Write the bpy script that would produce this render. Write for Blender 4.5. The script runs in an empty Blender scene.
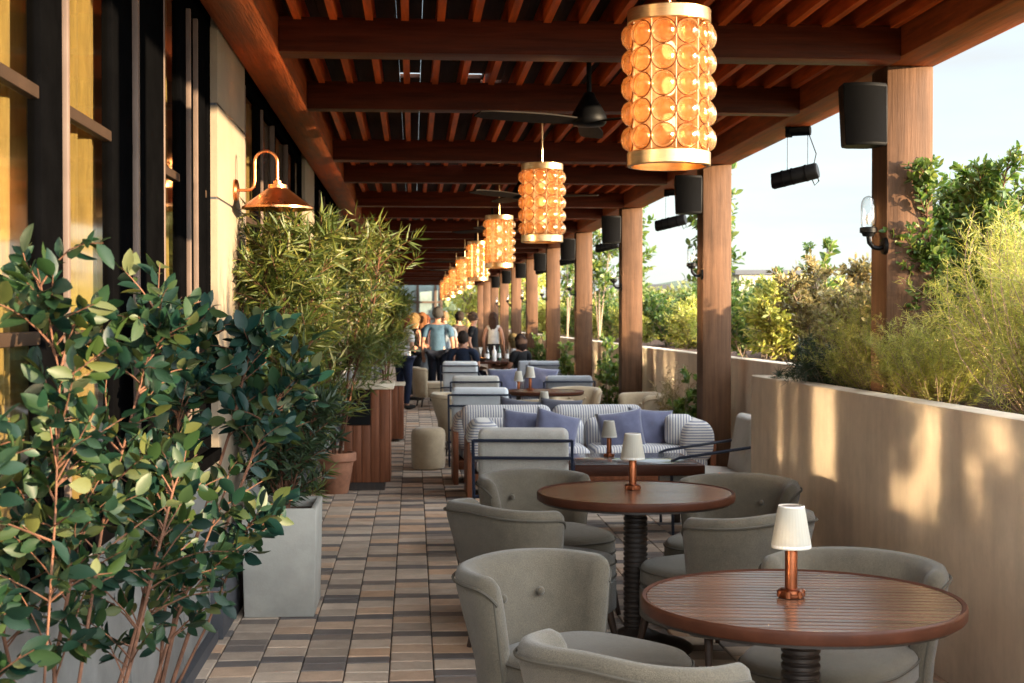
import bpy, bmesh, math, random
import numpy as np
from mathutils import Vector, Matrix
R = math.radians
scene = bpy.context.scene
COL = scene.collection
ORD = ['first', 'second', 'third', 'fourth', 'fifth', 'sixth', 'seventh', 'eighth', 'ninth', 'tenth', 'eleventh', 'twelfth']

# ------------------------------------------------------------------ materials
def new_mat(name):
    m = bpy.data.materials.new(name); m.use_nodes = True
    nt = m.node_tree; nt.nodes.clear()
    out = nt.nodes.new('ShaderNodeOutputMaterial')
    return m, nt, out

def ramp(nt, stops):
    n = nt.nodes.new('ShaderNodeValToRGB')
    e = n.color_ramp.elements
    while len(e) < len(stops): e.new(0.5)
    for i, (p, c) in enumerate(stops):
        e[i].position = p; e[i].color = (*c, 1)
    return n

def mul(c, k): return tuple(min(1, max(0, v*k)) for v in c)

def M(name, base, rough=.6, metal=0, var=.18, scale=6, bump=.1, bscale=80, stretch=(1, 1, 1), island=None,
      sheen=0, coat=0, spec=.5, dirt=0, rvar=.0, obj_rand=.0, bdist=.01, speck=0):
    m, nt, out = new_mat(name); N = nt.nodes.new; L = nt.links.new
    tc = N('ShaderNodeTexCoord'); mp = N('ShaderNodeMapping'); mp.inputs['Scale'].default_value = stretch
    L(tc.outputs['Object'], mp.inputs['Vector'])
    vec = mp.outputs['Vector']
    oi = N('ShaderNodeObjectInfo')
    ad = N('ShaderNodeVectorMath'); ad.operation = 'ADD'
    sc_ = N('ShaderNodeVectorMath'); sc_.operation = 'SCALE'; sc_.inputs['Scale'].default_value = 17.0
    cx = N('ShaderNodeCombineXYZ')
    for k in range(3): L(oi.outputs['Random'], cx.inputs[k])
    L(cx.outputs[0], sc_.inputs[0]); L(vec, ad.inputs[0]); L(sc_.outputs[0], ad.inputs[1])
    vec = ad.outputs[0]
    nz = N('ShaderNodeTexNoise'); nz.inputs['Scale'].default_value = scale; nz.inputs['Detail'].default_value = 7
    nz.inputs['Roughness'].default_value = .62
    L(vec, nz.inputs['Vector'])
    cr = ramp(nt, [(.28, mul(base, 1-var)), (.72, mul(base, 1+var))])
    L(nz.outputs['Fac'], cr.inputs[0]); col = cr.outputs[0]
    if island:
        gi = N('ShaderNodeNewGeometry')
        cr2 = ramp(nt, island); cr2.color_ramp.interpolation = 'LINEAR'
        L(gi.outputs['Random Per Island'], cr2.inputs[0])
        mx = N('ShaderNodeMix'); mx.data_type = 'RGBA'; mx.blend_type = 'MULTIPLY'; mx.inputs[0].default_value = 1
        g = ramp(nt, [(.25, (1-var,)*3), (.75, (1, 1, 1))]); L(nz.outputs['Fac'], g.inputs[0])
        L(cr2.outputs[0], mx.inputs[6]); L(g.outputs[0], mx.inputs[7]); col = mx.outputs[2]
    if obj_rand:
        hs = N('ShaderNodeHueSaturation'); mr = N('ShaderNodeMapRange')
        mr.inputs[3].default_value = 1-obj_rand; mr.inputs[4].default_value = 1+obj_rand
        L(oi.outputs['Random'], mr.inputs[0]); L(mr.outputs[0], hs.inputs['Value']); L(col, hs.inputs['Color']); col = hs.outputs[0]
    if dirt:
        nd = N('ShaderNodeTexNoise'); nd.inputs['Scale'].default_value = 1.7; nd.inputs['Detail'].default_value = 9; nd.inputs['Roughness'].default_value = .7
        L(tc.outputs['Object'], nd.inputs['Vector'])
        g = ramp(nt, [(.42, (1, 1, 1)), (.75, (1-dirt,)*3)]); L(nd.outputs['Fac'], g.inputs[0])
        mx = N('ShaderNodeMix'); mx.data_type = 'RGBA'; mx.blend_type = 'MULTIPLY'; mx.inputs[0].default_value = 1
        L(col, mx.inputs[6]); L(g.outputs[0], mx.inputs[7]); col = mx.outputs[2]
    if speck:   # woven threads: two crossed fine bands plus flecks
        ws = N('ShaderNodeTexNoise'); ws.inputs['Scale'].default_value = 330; ws.inputs['Detail'].default_value = 2
        L(tc.outputs['Object'], ws.inputs['Vector'])
        g = ramp(nt, [(.35, (1-speck,)*3), (.65, (1+speck*.4 if speck < .5 else 1,)*3)]); L(ws.outputs['Fac'], g.inputs[0])
        mx = N('ShaderNodeMix'); mx.data_type = 'RGBA'; mx.blend_type = 'MULTIPLY'; mx.inputs[0].default_value = 1
        L(col, mx.inputs[6]); L(g.outputs[0], mx.inputs[7]); col = mx.outputs[2]
    p = N('ShaderNodeBsdfPrincipled')
    L(col, p.inputs['Base Color'])
    p.inputs['Roughness'].default_value = rough; p.inputs['Metallic'].default_value = metal
    p.inputs['Specular IOR Level'].default_value = spec
    if rvar:
        mr = N('ShaderNodeMapRange'); mr.inputs[3].default_value = max(.02, rough-rvar); mr.inputs[4].default_value = min(1, rough+rvar)
        L(nz.outputs['Fac'], mr.inputs[0]); L(mr.outputs[0], p.inputs['Roughness'])
    if sheen:
        p.inputs['Sheen Weight'].default_value = sheen; p.inputs['Sheen Roughness'].default_value = .5
    if coat:
        p.inputs['Coat Weight'].default_value = coat; p.inputs['Coat Roughness'].default_value = .25
    if bump:
        nb = N('ShaderNodeTexNoise'); nb.inputs['Scale'].default_value = bscale; nb.inputs['Detail'].default_value = 5
        L(vec, nb.inputs['Vector'])
        b = N('ShaderNodeBump'); b.inputs['Strength'].default_value = bump; b.inputs['Distance'].default_value = bdist
        L(nb.outputs['Fac'], b.inputs['Height']); L(b.outputs[0], p.inputs['Normal'])
    L(p.outputs[0], out.inputs[0])
    return m

def leaf_mat(name, stops, rough=.4, trans=.3, spec=.5):
    m, nt, out = new_mat(name); N = nt.nodes.new; L = nt.links.new
    gi = N('ShaderNodeNewGeometry'); cr = ramp(nt, stops); L(gi.outputs['Random Per Island'], cr.inputs[0])
    p = N('ShaderNodeBsdfPrincipled'); p.inputs['Roughness'].default_value = rough; p.inputs['Specular IOR Level'].default_value = spec
    bf = N('ShaderNodeMix'); bf.data_type = 'RGBA'; bf.blend_type = 'MIX'
    hs = N('ShaderNodeHueSaturation'); hs.inputs['Saturation'].default_value = .8; hs.inputs['Value'].default_value = 1.25
    L(cr.outputs[0], hs.inputs['Color'])
    fb = N('ShaderNodeMath'); fb.operation = 'MULTIPLY'; fb.inputs[1].default_value = .6
    L(gi.outputs['Backfacing'], fb.inputs[0]); L(fb.outputs[0], bf.inputs[0])
    L(cr.outputs[0], bf.inputs[6]); L(hs.outputs[0], bf.inputs[7])
    L(bf.outputs[2], p.inputs['Base Color'])
    t = N('ShaderNodeBsdfTranslucent')
    h2 = N('ShaderNodeHueSaturation'); h2.inputs['Hue'].default_value = .485; h2.inputs['Value'].default_value = 1.6
    L(cr.outputs[0], h2.inputs['Color']); L(h2.outputs[0], t.inputs[0])
    mx = N('ShaderNodeMixShader'); mx.inputs[0].default_value = trans
    L(p.outputs[0], mx.inputs[1]); L(t.outputs[0], mx.inputs[2]); L(mx.outputs[0], out.inputs[0])
    return m

def stripe_mat(name, axis, c1, c2, period):
    m, nt, out = new_mat(name); N = nt.nodes.new; L = nt.links.new
    tc = N('ShaderNodeTexCoord'); sx = N('ShaderNodeSeparateXYZ'); L(tc.outputs['Object'], sx.inputs[0])
    mt = N('ShaderNodeMath'); mt.operation = 'MULTIPLY'; mt.inputs[1].default_value = 1/period; L(sx.outputs[axis], mt.inputs[0])
    fr = N('ShaderNodeMath'); fr.operation = 'FRACT'; L(mt.outputs[0], fr.inputs[0])
    cr = ramp(nt, [(0, c1), (.50, c1), (.56, c2), (.92, c2), (1, c1)]); L(fr.outputs[0], cr.inputs[0])
    p = N('ShaderNodeBsdfPrincipled'); p.inputs['Roughness'].default_value = .85; p.inputs['Sheen Weight'].default_value = .2
    L(cr.outputs[0], p.inputs['Base Color'])
    nb = N('ShaderNodeTexNoise'); nb.inputs['Scale'].default_value = 500; L(tc.outputs['Object'], nb.inputs['Vector'])
    b = N('ShaderNodeBump'); b.inputs['Strength'].default_value = .3; b.inputs['Distance'].default_value = .003
    L(nb.outputs['Fac'], b.inputs['Height']); L(b.outputs[0], p.inputs['Normal'])
    L(p.outputs[0], out.inputs[0]); return m

def glass_pane_mat():
    m, nt, out = new_mat('window_glass'); N = nt.nodes.new; L = nt.links.new
    tr = N('ShaderNodeBsdfTransparent'); tr.inputs[0].default_value = (.95, .92, .82, 1)
    gl = N('ShaderNodeBsdfGlossy'); gl.inputs['Roughness'].default_value = GLASS_ROUGH; gl.inputs['Color'].default_value = (1, .97, .9, 1)
    fr = N('ShaderNodeFresnel'); fr.inputs['IOR'].default_value = 1.5
    mr = N('ShaderNodeMapRange'); mr.inputs[3].default_value = GLASS_BASE; mr.inputs[4].default_value = .8
    L(fr.outputs[0], mr.inputs[0])
    mx = N('ShaderNodeMixShader'); L(mr.outputs[0], mx.inputs[0]); L(tr.outputs[0], mx.inputs[1]); L(gl.outputs[0], mx.inputs[2])
    L(mx.outputs[0], out.inputs[0]); return m

def clear_glass(name, tint=(1, 1, 1), rough=.02):
    m, nt, out = new_mat(name); N = nt.nodes.new; L = nt.links.new
    tr = N('ShaderNodeBsdfTransparent'); tr.inputs[0].default_value = (*tint, 1)
    gl = N('ShaderNodeBsdfGlossy'); gl.inputs['Roughness'].default_value = rough
    lw = N('ShaderNodeLayerWeight'); lw.inputs[0].default_value = .25
    mx = N('ShaderNodeMixShader'); L(lw.outputs['Facing'], mx.inputs[0]); L(tr.outputs[0], mx.inputs[1]); L(gl.outputs[0], mx.inputs[2])
    L(mx.outputs[0], out.inputs[0]); return m

def amber_glass():
    m, nt, out = new_mat('amber_bubble_glass'); N = nt.nodes.new; L = nt.links.new
    tc = N('ShaderNodeTexCoord')
    nz = N('ShaderNodeTexNoise'); nz.inputs['Scale'].default_value = 45; nz.inputs['Detail'].default_value = 4; L(tc.outputs['Object'], nz.inputs['Vector'])
    bp = N('ShaderNodeBump'); bp.inputs['Strength'].default_value = .35; bp.inputs['Distance'].default_value = .01; L(nz.outputs['Fac'], bp.inputs['Height'])
    tl = N('ShaderNodeBsdfTranslucent')
    cr = ramp(nt, [(.3, (.84, .58, .36)), (.7, (.95, .83, .66))]); L(nz.outputs['Fac'], cr.inputs[0]); L(cr.outputs[0], tl.inputs[0])
    tr = N('ShaderNodeBsdfTransparent'); tr.inputs[0].default_value = (1, .86, .68, 1)
    gl = N('ShaderNodeBsdfGlossy'); gl.inputs['Roughness'].default_value = .12; gl.inputs['Color'].default_value = (1, .9, .75, 1)
    L(bp.outputs[0], gl.inputs['Normal'])
    m1 = N('ShaderNodeMixShader'); m1.inputs[0].default_value = .68; L(tl.outputs[0], m1.inputs[1]); L(tr.outputs[0], m1.inputs[2])
    lw = N('ShaderNodeLayerWeight'); lw.inputs[0].default_value = .2
    m2 = N('ShaderNodeMixShader'); L(lw.outputs['Facing'], m2.inputs[0]); L(m1.outputs[0], m2.inputs[1]); L(gl.outputs[0], m2.inputs[2])
    L(m2.outputs[0], out.inputs[0]); return m

def emit_mat(name, col, s):
    m, nt, out = new_mat(name); e = nt.nodes.new('ShaderNodeEmission')
    e.inputs[0].default_value = (*col, 1); e.inputs[1].default_value = s
    nt.links.new(e.outputs[0], out.inputs[0]); return m

def shade_mat(name, glow):
    m, nt, out = new_mat(name); N = nt.nodes.new; L = nt.links.new
    d = N('ShaderNodeBsdfPrincipled'); d.inputs['Base Color'].default_value = (.52, .49, .42, 1); d.inputs['Roughness'].default_value = .8
    t = N('ShaderNodeBsdfTranslucent'); t.inputs[0].default_value = (.6, .54, .43, 1)
    mx = N('ShaderNodeMixShader'); mx.inputs[0].default_value = .4; L(d.outputs[0], mx.inputs[1]); L(t.outputs[0], mx.inputs[2])
    L(mx.outputs[0], out.inputs[0]); return m

GLASS_ROUGH = .072
GLASS_BASE = .26
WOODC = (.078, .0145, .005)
MT = {}
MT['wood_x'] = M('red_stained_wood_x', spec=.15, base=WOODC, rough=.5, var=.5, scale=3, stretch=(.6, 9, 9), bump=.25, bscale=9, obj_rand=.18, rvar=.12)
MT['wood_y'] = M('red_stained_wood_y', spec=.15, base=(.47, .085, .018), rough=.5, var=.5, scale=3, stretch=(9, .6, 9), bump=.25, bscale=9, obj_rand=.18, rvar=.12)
MT['wood_side'] = M('brown_stained_wood', spec=.15, base=(.25, .055, .014), rough=.5, var=.5, scale=3, stretch=(9, .6, 9), bump=.25, bscale=9, rvar=.12, dirt=.3)
MT['post'] = M('weathered_post_wood', spec=.15, base=(.098, .050, .027), rough=.65, var=.35, scale=3, stretch=(9, 9, .5), bump=.25, bscale=9, obj_rand=.1, dirt=.35)
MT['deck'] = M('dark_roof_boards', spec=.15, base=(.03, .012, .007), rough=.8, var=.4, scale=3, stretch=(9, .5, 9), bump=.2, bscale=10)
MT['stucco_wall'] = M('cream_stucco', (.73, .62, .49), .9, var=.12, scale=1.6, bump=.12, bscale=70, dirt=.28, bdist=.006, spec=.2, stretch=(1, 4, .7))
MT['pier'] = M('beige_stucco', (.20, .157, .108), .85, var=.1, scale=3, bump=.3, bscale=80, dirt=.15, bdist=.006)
MT['steel'] = M('black_steel', (.0018, .0018, .002), .7, var=.25, scale=8, bump=.05, bscale=200, spec=0)
MT['transom'] = M('brown_transom', (.028, .017, .011), .6, var=.2, bump=0, spec=.1)
MT['plinth'] = M('charcoal_plinth', (.05, .052, .06), .55, var=.2, scale=8, bump=.1)
MT['bronze'] = M('bronze_and_lit_edge', (.11, .078, .062), .5, .1, var=.2, bump=0, spec=.2)  # bronze metal; on the window strips its tone paints edges catching light
MT['panel'] = M('pale_grey_panel', (.17, .165, .155), .75, var=.15, dirt=.35, bump=.1)
MT['curtain'] = M('ochre_curtain', (.18, .128, .036), .9, var=.3, scale=9, stretch=(8, 8, .8), bump=.2, bscale=200, sheen=.1)
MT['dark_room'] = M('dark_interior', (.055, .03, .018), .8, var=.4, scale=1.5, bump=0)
MT['fabric'] = M('olive_grey_weave', (.098, .079, .053), .92, var=.16, scale=14, bump=.7, bscale=420, sheen=.2, bdist=.004, speck=.35)
MT['fabric_dark'] = M('piping_weave', (.065, .055, .041), .9, var=.1, bump=.2, bscale=500)
MT['tan'] = M('tan_weave', (.40, .31, .20), .92, var=.12, scale=14, bump=.4, bscale=600, sheen=.3, bdist=.003, speck=.25)
MT['tan_piping'] = M('tan_piping', (.30, .22, .14), .9, bump=.1)
MT['cushion'] = M('pale_grey_cushion', (.42, .40, .36), .9, var=.1, scale=10, bump=.4, bscale=500, sheen=.3, bdist=.003, speck=.25)
MT['pale_blue'] = M('pale_blue_cushion', (.50, .53, .56), .9, var=.08, scale=10, bump=.4, bscale=500, sheen=.3, bdist=.003)
MT['slate'] = M('slate_grey_cushion', (.20, .21, .23), .9, var=.1, scale=10, bump=.4, bscale=500, sheen=.3, bdist=.003)
MT['navy_metal'] = M('navy_tube', (.008, .014, .032), .35, var=.1, bump=0)
MT['pillow'] = M('indigo_linen', (.085, .090, .155), .9, var=.2, scale=12, bump=.5, bscale=300, sheen=.4, bdist=.004)
MT['pillow_dark'] = M('charcoal_linen', (.05, .05, .07), .9, var=.2, scale=12, bump=.5, bscale=300, sheen=.3, bdist=.004)
MT['leg'] = M('dark_leg_wood', (.03, .016, .010), .4, var=.4, scale=4, stretch=(9, 9, 1), bump=.05)
MT['teak'] = M('red_teak_slats', (.12, .05, .028), .24, var=.3, scale=4, stretch=(.5, 12, 12), bump=.04, bscale=12, coat=.3, rvar=.06, island=[(0, (.072, .036, .023)), (.5, (.098, .048, .030)), (1, (.13, .064, .040))])
MT['teak_rim'] = M('red_teak_rim', (.050, .016, .008), .45, var=.3, scale=9, bump=.05, bscale=40, spec=.15)
MT['pedestal'] = M('dark_ribbed_metal', (.022, .015, .012), .45, var=.3, bump=.05)
MT['copper_stem'] = M('copper_stem', (.23, .075, .034), .34, 1, var=.25, scale=30, bump=0)
MT['copper'] = M('polished_copper', (.72, .30, .12), .28, 1, var=.2, scale=7, bump=.03, rvar=.1)
MT['brass'] = M('brushed_brass', (.72, .46, .22), .32, 1, var=.15, scale=20, bump=.05, stretch=(1, 1, 8))
MT['shade'] = shade_mat('pleated_shade', 0)
MT['amber'] = amber_glass()
MT['bulb'] = emit_mat('warm_bulb', (1, .69, .40), .85)
MT['bulb_far'] = emit_mat('warm_bulb_small', (1, .62, .28), 26)
MT['black'] = M('matte_black_plastic', (.0020, .0020, .0024), .5, var=.2, bump=.1, bscale=300, spec=.12)
MT['grille'] = M('speaker_grille', (.0016, .0016, .0019), .8, var=.2, bump=.6, bscale=900, bdist=.003, spec=.05)
MT['fan_blade'] = M('fan_blade_wood', (.010, .007, .005), .6, var=.3, scale=5, bump=.05, spec=.05)
MT['sconce_glass'] = clear_glass('sconce_glass', (.93, .95, .95))
MT['concrete'] = M('grey_concrete', (.37, .355, .315), .8, var=.12, scale=4, bump=.25, bscale=90, dirt=.3, bdist=.004)
MT['terracotta'] = M('terracotta', (.33, .145, .08), .75, var=.35, scale=9, bump=.4, bscale=25, dirt=.4)
MT['cabinet_wood'] = M('cabinet_wood', spec=.15, base=(.17, .062, .03), rough=.45, var=.4, scale=3, stretch=(10, 10, .6), bump=.2, bscale=8)
MT['cab_top'] = M('pale_stone_top', (.55, .47, .36), .4, var=.15, scale=14, bump=.05)
MT['soil'] = M('mulch', (.10, .05, .028), .95, var=.6, scale=40, bump=1, bscale=60, bdist=.05)
MT['bark'] = M('twig_bark', (.105, .048, .028), .85, var=.5, scale=20, bump=.4, bscale=60, spec=.2)
MT['bark_grey'] = M('grey_bark', (.22, .16, .11), .85, var=.3, scale=20, bump=.4, bscale=60)
MT['window'] = glass_pane_mat()
MT['paver_light'] = M('light_pavers', (.36, .29, .24), .7, var=.3, scale=9, bump=.5, bscale=55, bdist=.006,
    island=[(0, (0.432, 0.339, 0.265)), (.3, (0.576, 0.452, 0.350)), (.6, (0.660, 0.520, 0.403)), (.85, (0.624, 0.395, 0.249)), (1, (0.528, 0.407, 0.318))], dirt=.25)
MT['paver_dark'] = M('dark_pavers', (.13, .11, .10), .7, var=.3, scale=9, bump=.5, bscale=55, bdist=.006,
    island=[(0, (.14, .12, .114)), (.5, (.195, .165, .15)), (1, (.27, .21, .17))], dirt=.2)
MT['grout'] = M('sand_joint', (.07, .055, .045), .95, var=.3, bump=.3)
MT['stripe_x'] = stripe_mat('navy_pinstripe_x', 'X', (.60, .58, .55), (.17, .18, .25), .024)
MT['stripe_y'] = stripe_mat('navy_pinstripe_y', 'Y', (.60, .58, .55), (.17, .18, .25), .024)
MT['glass_top'] = M('dark_stone_top', (.10, .10, .105), .12, var=.3, scale=10, bump=0, spec=.8)
MT['leaf_big'] = leaf_mat('leathery_leaf', [(0, (0.0022, 0.0122, 0.0079)), (.30, (0.0043, 0.0187, 0.0094)), (.55, (0.0086, 0.0252, 0.0072)), (.82, (0.0202, 0.0360, 0.0072)), (1, (0.0612, 0.0662, 0.0180))], .45, .14, .2)
MT['leaf_teal'] = leaf_mat('teal_leaf', [(0, (0.0029, 0.0173, 0.0144)), (.45, (0.0058, 0.0259, 0.0180)), (.8, (0.0130, 0.0331, 0.0108)), (1, (0.0576, 0.0648, 0.0202))], .45, .14, .2)
MT['leaf_podo'] = leaf_mat('podocarpus_leaf', [(0, (.040, .070, .013)), (.5, (.085, .115, .020)), (1, (.17, .165, .032))], .45, .4)
MT['leaf_shrub'] = leaf_mat('shrub_leaf', [(0, (.035, .085, .014)), (.5, (.075, .14, .022)), (1, (.16, .19, .035))], .45, .4)
MT['leaf_gold'] = leaf_mat('feathery_leaf', [(0, (.15, .185, .025)), (.5, (.27, .30, .048)), (1, (.40, .37, .085))], .6, .45)
MT['leaf_olive'] = leaf_mat('olive_brown_leaf', [(0, (.10, .092, .028)), (.5, (.19, .16, .05)), (1, (.30, .23, .09))], .6, .4)
MT['leaf_dark'] = leaf_mat('dark_needle', [(0, (.010, .026, .012)), (1, (.035, .06, .02))], .5, .2)
MT['leaf_far'] = leaf_mat('far_tree_leaf', [(0, (.06, .085, .02)), (.5, (.12, .14, .035)), (1, (.19, .18, .055))], .6, .3)
MT['skin'] = M('skin', (.33, .165, .105), .6, var=.08, bump=0, spec=.3)
MT['ground'] = M('dry_ground', (.16, .13, .08), .95, var=.4, scale=.6, bump=.5, bscale=4)
MT['far_wall'] = M('far_building_wall', (.45, .40, .33), .8, var=.1, bump=0)
MT['end_glass'] = M('end_window_glass', (.22, .29, .29), .25, var=.35, scale=.7, spec=.7, bump=0)
MT['plate'] = M('white_china', (.75, .73, .70), .25, var=.03, bump=0)
MT['bottle_green'] = M('green_bottle_glass', (.03, .08, .05), .08, spec=.9, bump=0)
MT['clear'] = clear_glass('tumbler_glass')
MT['hill'] = M('wooded_hill', (.07, .085, .045), .95, var=.4, scale=.2, bump=.5, bscale=2)
CLOTH = {}
def cloth(c):
    if c not in CLOTH: CLOTH[c] = M('cloth_%d' % len(CLOTH), c, .85, var=.25, scale=9, bump=.9, bscale=16, sheen=.0, bdist=.01, spec=.12)
    return CLOTH[c]
# ------------------------------------------------------------------ mesh builder
class MB:
    def __init__(s): s.v = []; s.f = []; s.mi = []; s.cur = 0
    def add(s, verts, faces):
        o = len(s.v); s.v.extend([tuple(p) for p in verts]); s.f.extend([tuple(i+o for i in f) for f in faces]); s.mi.extend([s.cur]*len(faces)); return s
    def box(s, x0, x1, y0, y1, z0, z1, m=None):
        v = [(x0, y0, z0), (x1, y0, z0), (x1, y1, z0), (x0, y1, z0), (x0, y0, z1), (x1, y0, z1), (x1, y1, z1), (x0, y1, z1)]
        if m is not None: v = [m @ Vector(p) for p in v]
        return s.add(v, [(0, 3, 2, 1), (4, 5, 6, 7), (0, 1, 5, 4), (1, 2, 6, 5), (2, 3, 7, 6), (3, 0, 4, 7)])
    def tube(s, pts, r, n=8, caps=True):
        pts = [Vector(p) for p in pts]
        rr = r if isinstance(r, (list, tuple)) else [r]*len(pts)
        vs = []; up = None
        for i, p in enumerate(pts):
            t = (pts[min(i+1, len(pts)-1)] - pts[max(i-1, 0)]).normalized()
            if up is None:
                a = Vector((0, 0, 1)) if abs(t.z) < .9 else Vector((1, 0, 0))
                up = (a - t*a.dot(t)).normalized()
            else: up = (up - t*up.dot(t)).normalized()
            b = t.cross(up)
            for k in range(n):
                an = 2*math.pi*k/n
                vs.append(p + (up*math.cos(an) + b*math.sin(an))*rr[i])
        fs = []
        for i in range(len(pts)-1):
            for k in range(n):
                a = i*n+k; b_ = i*n+(k+1) % n
                fs.append((a, b_, b_+n, a+n))
        if caps: fs.append(tuple(range(n-1, -1, -1))); fs.append(tuple(range((len(pts)-1)*n, len(pts)*n)))
        return s.add(vs, fs)
    def lathe(s, prof, n=32, c=(0, 0, 0), capb=False, capt=False, wob=None):
        vs = []; fs = []
        for (r, z) in prof:
            for k in range(n):
                a = 2*math.pi*k/n; q = r*(1 + (wob(k, n) if wob else 0))
                vs.append((c[0]+q*math.cos(a), c[1]+q*math.sin(a), c[2]+z))
        for i in range(len(prof)-1):
            for k in range(n):
                a = i*n+k; b = i*n+(k+1) % n; fs.append((a, b, b+n, a+n))
        if capb: fs.append(tuple(range(n-1, -1, -1)))
        if capt: fs.append(tuple(range((len(prof)-1)*n, len(prof)*n)))
        return s.add(vs, fs)
    def ell(s, c, r, n=12, m=8, rot=None):
        vs = []; fs = []
        for i in range(m+1):
            th = math.pi*i/m
            for k in range(n):
                a = 2*math.pi*k/n
                p = Vector((r[0]*math.sin(th)*math.cos(a), r[1]*math.sin(th)*math.sin(a), -r[2]*math.cos(th)))
                if rot is not None: p = rot @ p
                vs.append(p + Vector(c))
        for i in range(m):
            for k in range(n):
                a = i*n+k; b = i*n+(k+1) % n; fs.append((a, b, b+n, a+n))
        return s.add(vs, fs)
    def prism(s, poly, axis, a0, a1):
        n = len(poly)
        def P(u, w, a): return (a, u, w) if axis == 0 else ((u, a, w) if axis == 1 else (u, w, a))
        vs = [P(u, w, a0) for u, w in poly] + [P(u, w, a1) for u, w in poly]
        fs = [tuple(range(n-1, -1, -1)), tuple(range(n, 2*n))] + [(k, (k+1) % n, (k+1) % n+n, k+n) for k in range(n)]
        return s.add(vs, fs)
    def build(s, name, mats, parent=None, smooth=True, bevel=0, seg=2, angle=40):
        me = bpy.data.meshes.new(name)
        me.from_pydata(s.v, [], s.f)
        mats = mats if isinstance(mats, (list, tuple)) else [mats]
        for m in mats: me.materials.append(m)
        if len(mats) > 1: me.polygons.foreach_set('material_index', s.mi)
        bm = bmesh.new(); bm.from_mesh(me)
        bmesh.ops.recalc_face_normals(bm, faces=bm.faces)
        if bevel:
            ed = [e for e in bm.edges if len(e.link_faces) == 2 and e.calc_face_angle(0) > R(30)]
            bmesh.ops.bevel(bm, geom=ed, offset=bevel, segments=seg, affect='EDGES', profile=.5, clamp_overlap=True)
        bm.to_mesh(me); bm.free()
        if smooth:
            me.polygons.foreach_set('use_smooth', [True]*len(me.polygons))
            try: me.set_sharp_from_angle(angle=R(angle))
            except Exception: pass
        me.update()
        o = bpy.data.objects.new(name, me); COL.objects.link(o)
        if parent is not None: o.parent = parent
        return o

def np_obj(name, verts, faces_flat, loop_sizes, mat, parent=None, smooth=False):
    me = bpy.data.meshes.new(name)
    nv = len(verts)
    me.vertices.add(nv); me.vertices.foreach_set('co', np.asarray(verts, dtype=np.float32).ravel())
    faces_flat = np.asarray(faces_flat, dtype=np.int32); loop_sizes = np.asarray(loop_sizes, dtype=np.int32)
    me.loops.add(len(faces_flat)); me.loops.foreach_set('vertex_index', faces_flat)
    me.polygons.add(len(loop_sizes))
    st = np.concatenate([[0], np.cumsum(loop_sizes)[:-1]]).astype(np.int32)
    me.polygons.foreach_set('loop_start', st)
    me.polygons.foreach_set('loop_total', loop_sizes)
    if smooth: me.polygons.foreach_set('use_smooth', np.ones(len(loop_sizes), dtype=bool))
    me.materials.append(mat)
    me.update(calc_edges=True); me.validate()
    o = bpy.data.objects.new(name, me); COL.objects.link(o)
    if parent is not None: o.parent = parent
    return o

def tag(o, label=None, cat=None, group=None, kind=None):
    if label: o['label'] = label
    if cat: o['category'] = cat
    if group: o['group'] = group
    if kind: o['kind'] = kind
    return o
def thing(name, label, cat, loc=(0, 0, 0), rz=0, group=None):
    o = bpy.data.objects.new(name, None); COL.objects.link(o)
    o.location = loc; o.rotation_euler = (0, 0, rz); o.empty_display_size = .1
    return tag(o, label, cat, group)
def copy_tree(o, parent=None):
    c = o.copy(); COL.objects.link(c)
    if parent is not None: c.parent = parent
    for ch in list(o.children): copy_tree(ch, c)
    return c
def dup(root, loc, rz=0, label=None, scale=None, group=None):
    r = copy_tree(root); r.location = loc; r.rotation_euler = (0, 0, rz)
    if label: r['label'] = label
    if group: r['group'] = group
    if scale: r.scale = (scale,)*3 if not isinstance(scale, tuple) else scale
    return r
def swap(root, table):
    """a copied thing in another fabric: its parts get their own mesh data with other materials"""
    for ch in root.children:
        if ch.type == 'MESH' and ch.data.materials and ch.data.materials[0].name in table:
            key = ch.data.name + '_' + table[ch.data.materials[0].name].name
            d = bpy.data.meshes.get(key)
            if d is None:
                d = ch.data.copy(); d.name = key; d.materials[0] = table[ch.data.materials[0].name]
            ch.data = d
        swap(ch, table)
def facing(fx, fy): return math.atan2(-fx*1.2727, fy)
H = 1.57
KY = 1.2727   # the layout below was measured at a shorter lens; depths are stretched once to the real one
rnd = random.Random(7)
# ------------------------------------------------------------------ setting
mb = MB(); mb.box(-400, 600, -300, 900, -.6, -.06)
tag(mb.build('ground', MT['ground'], smooth=False), kind='structure')

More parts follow.
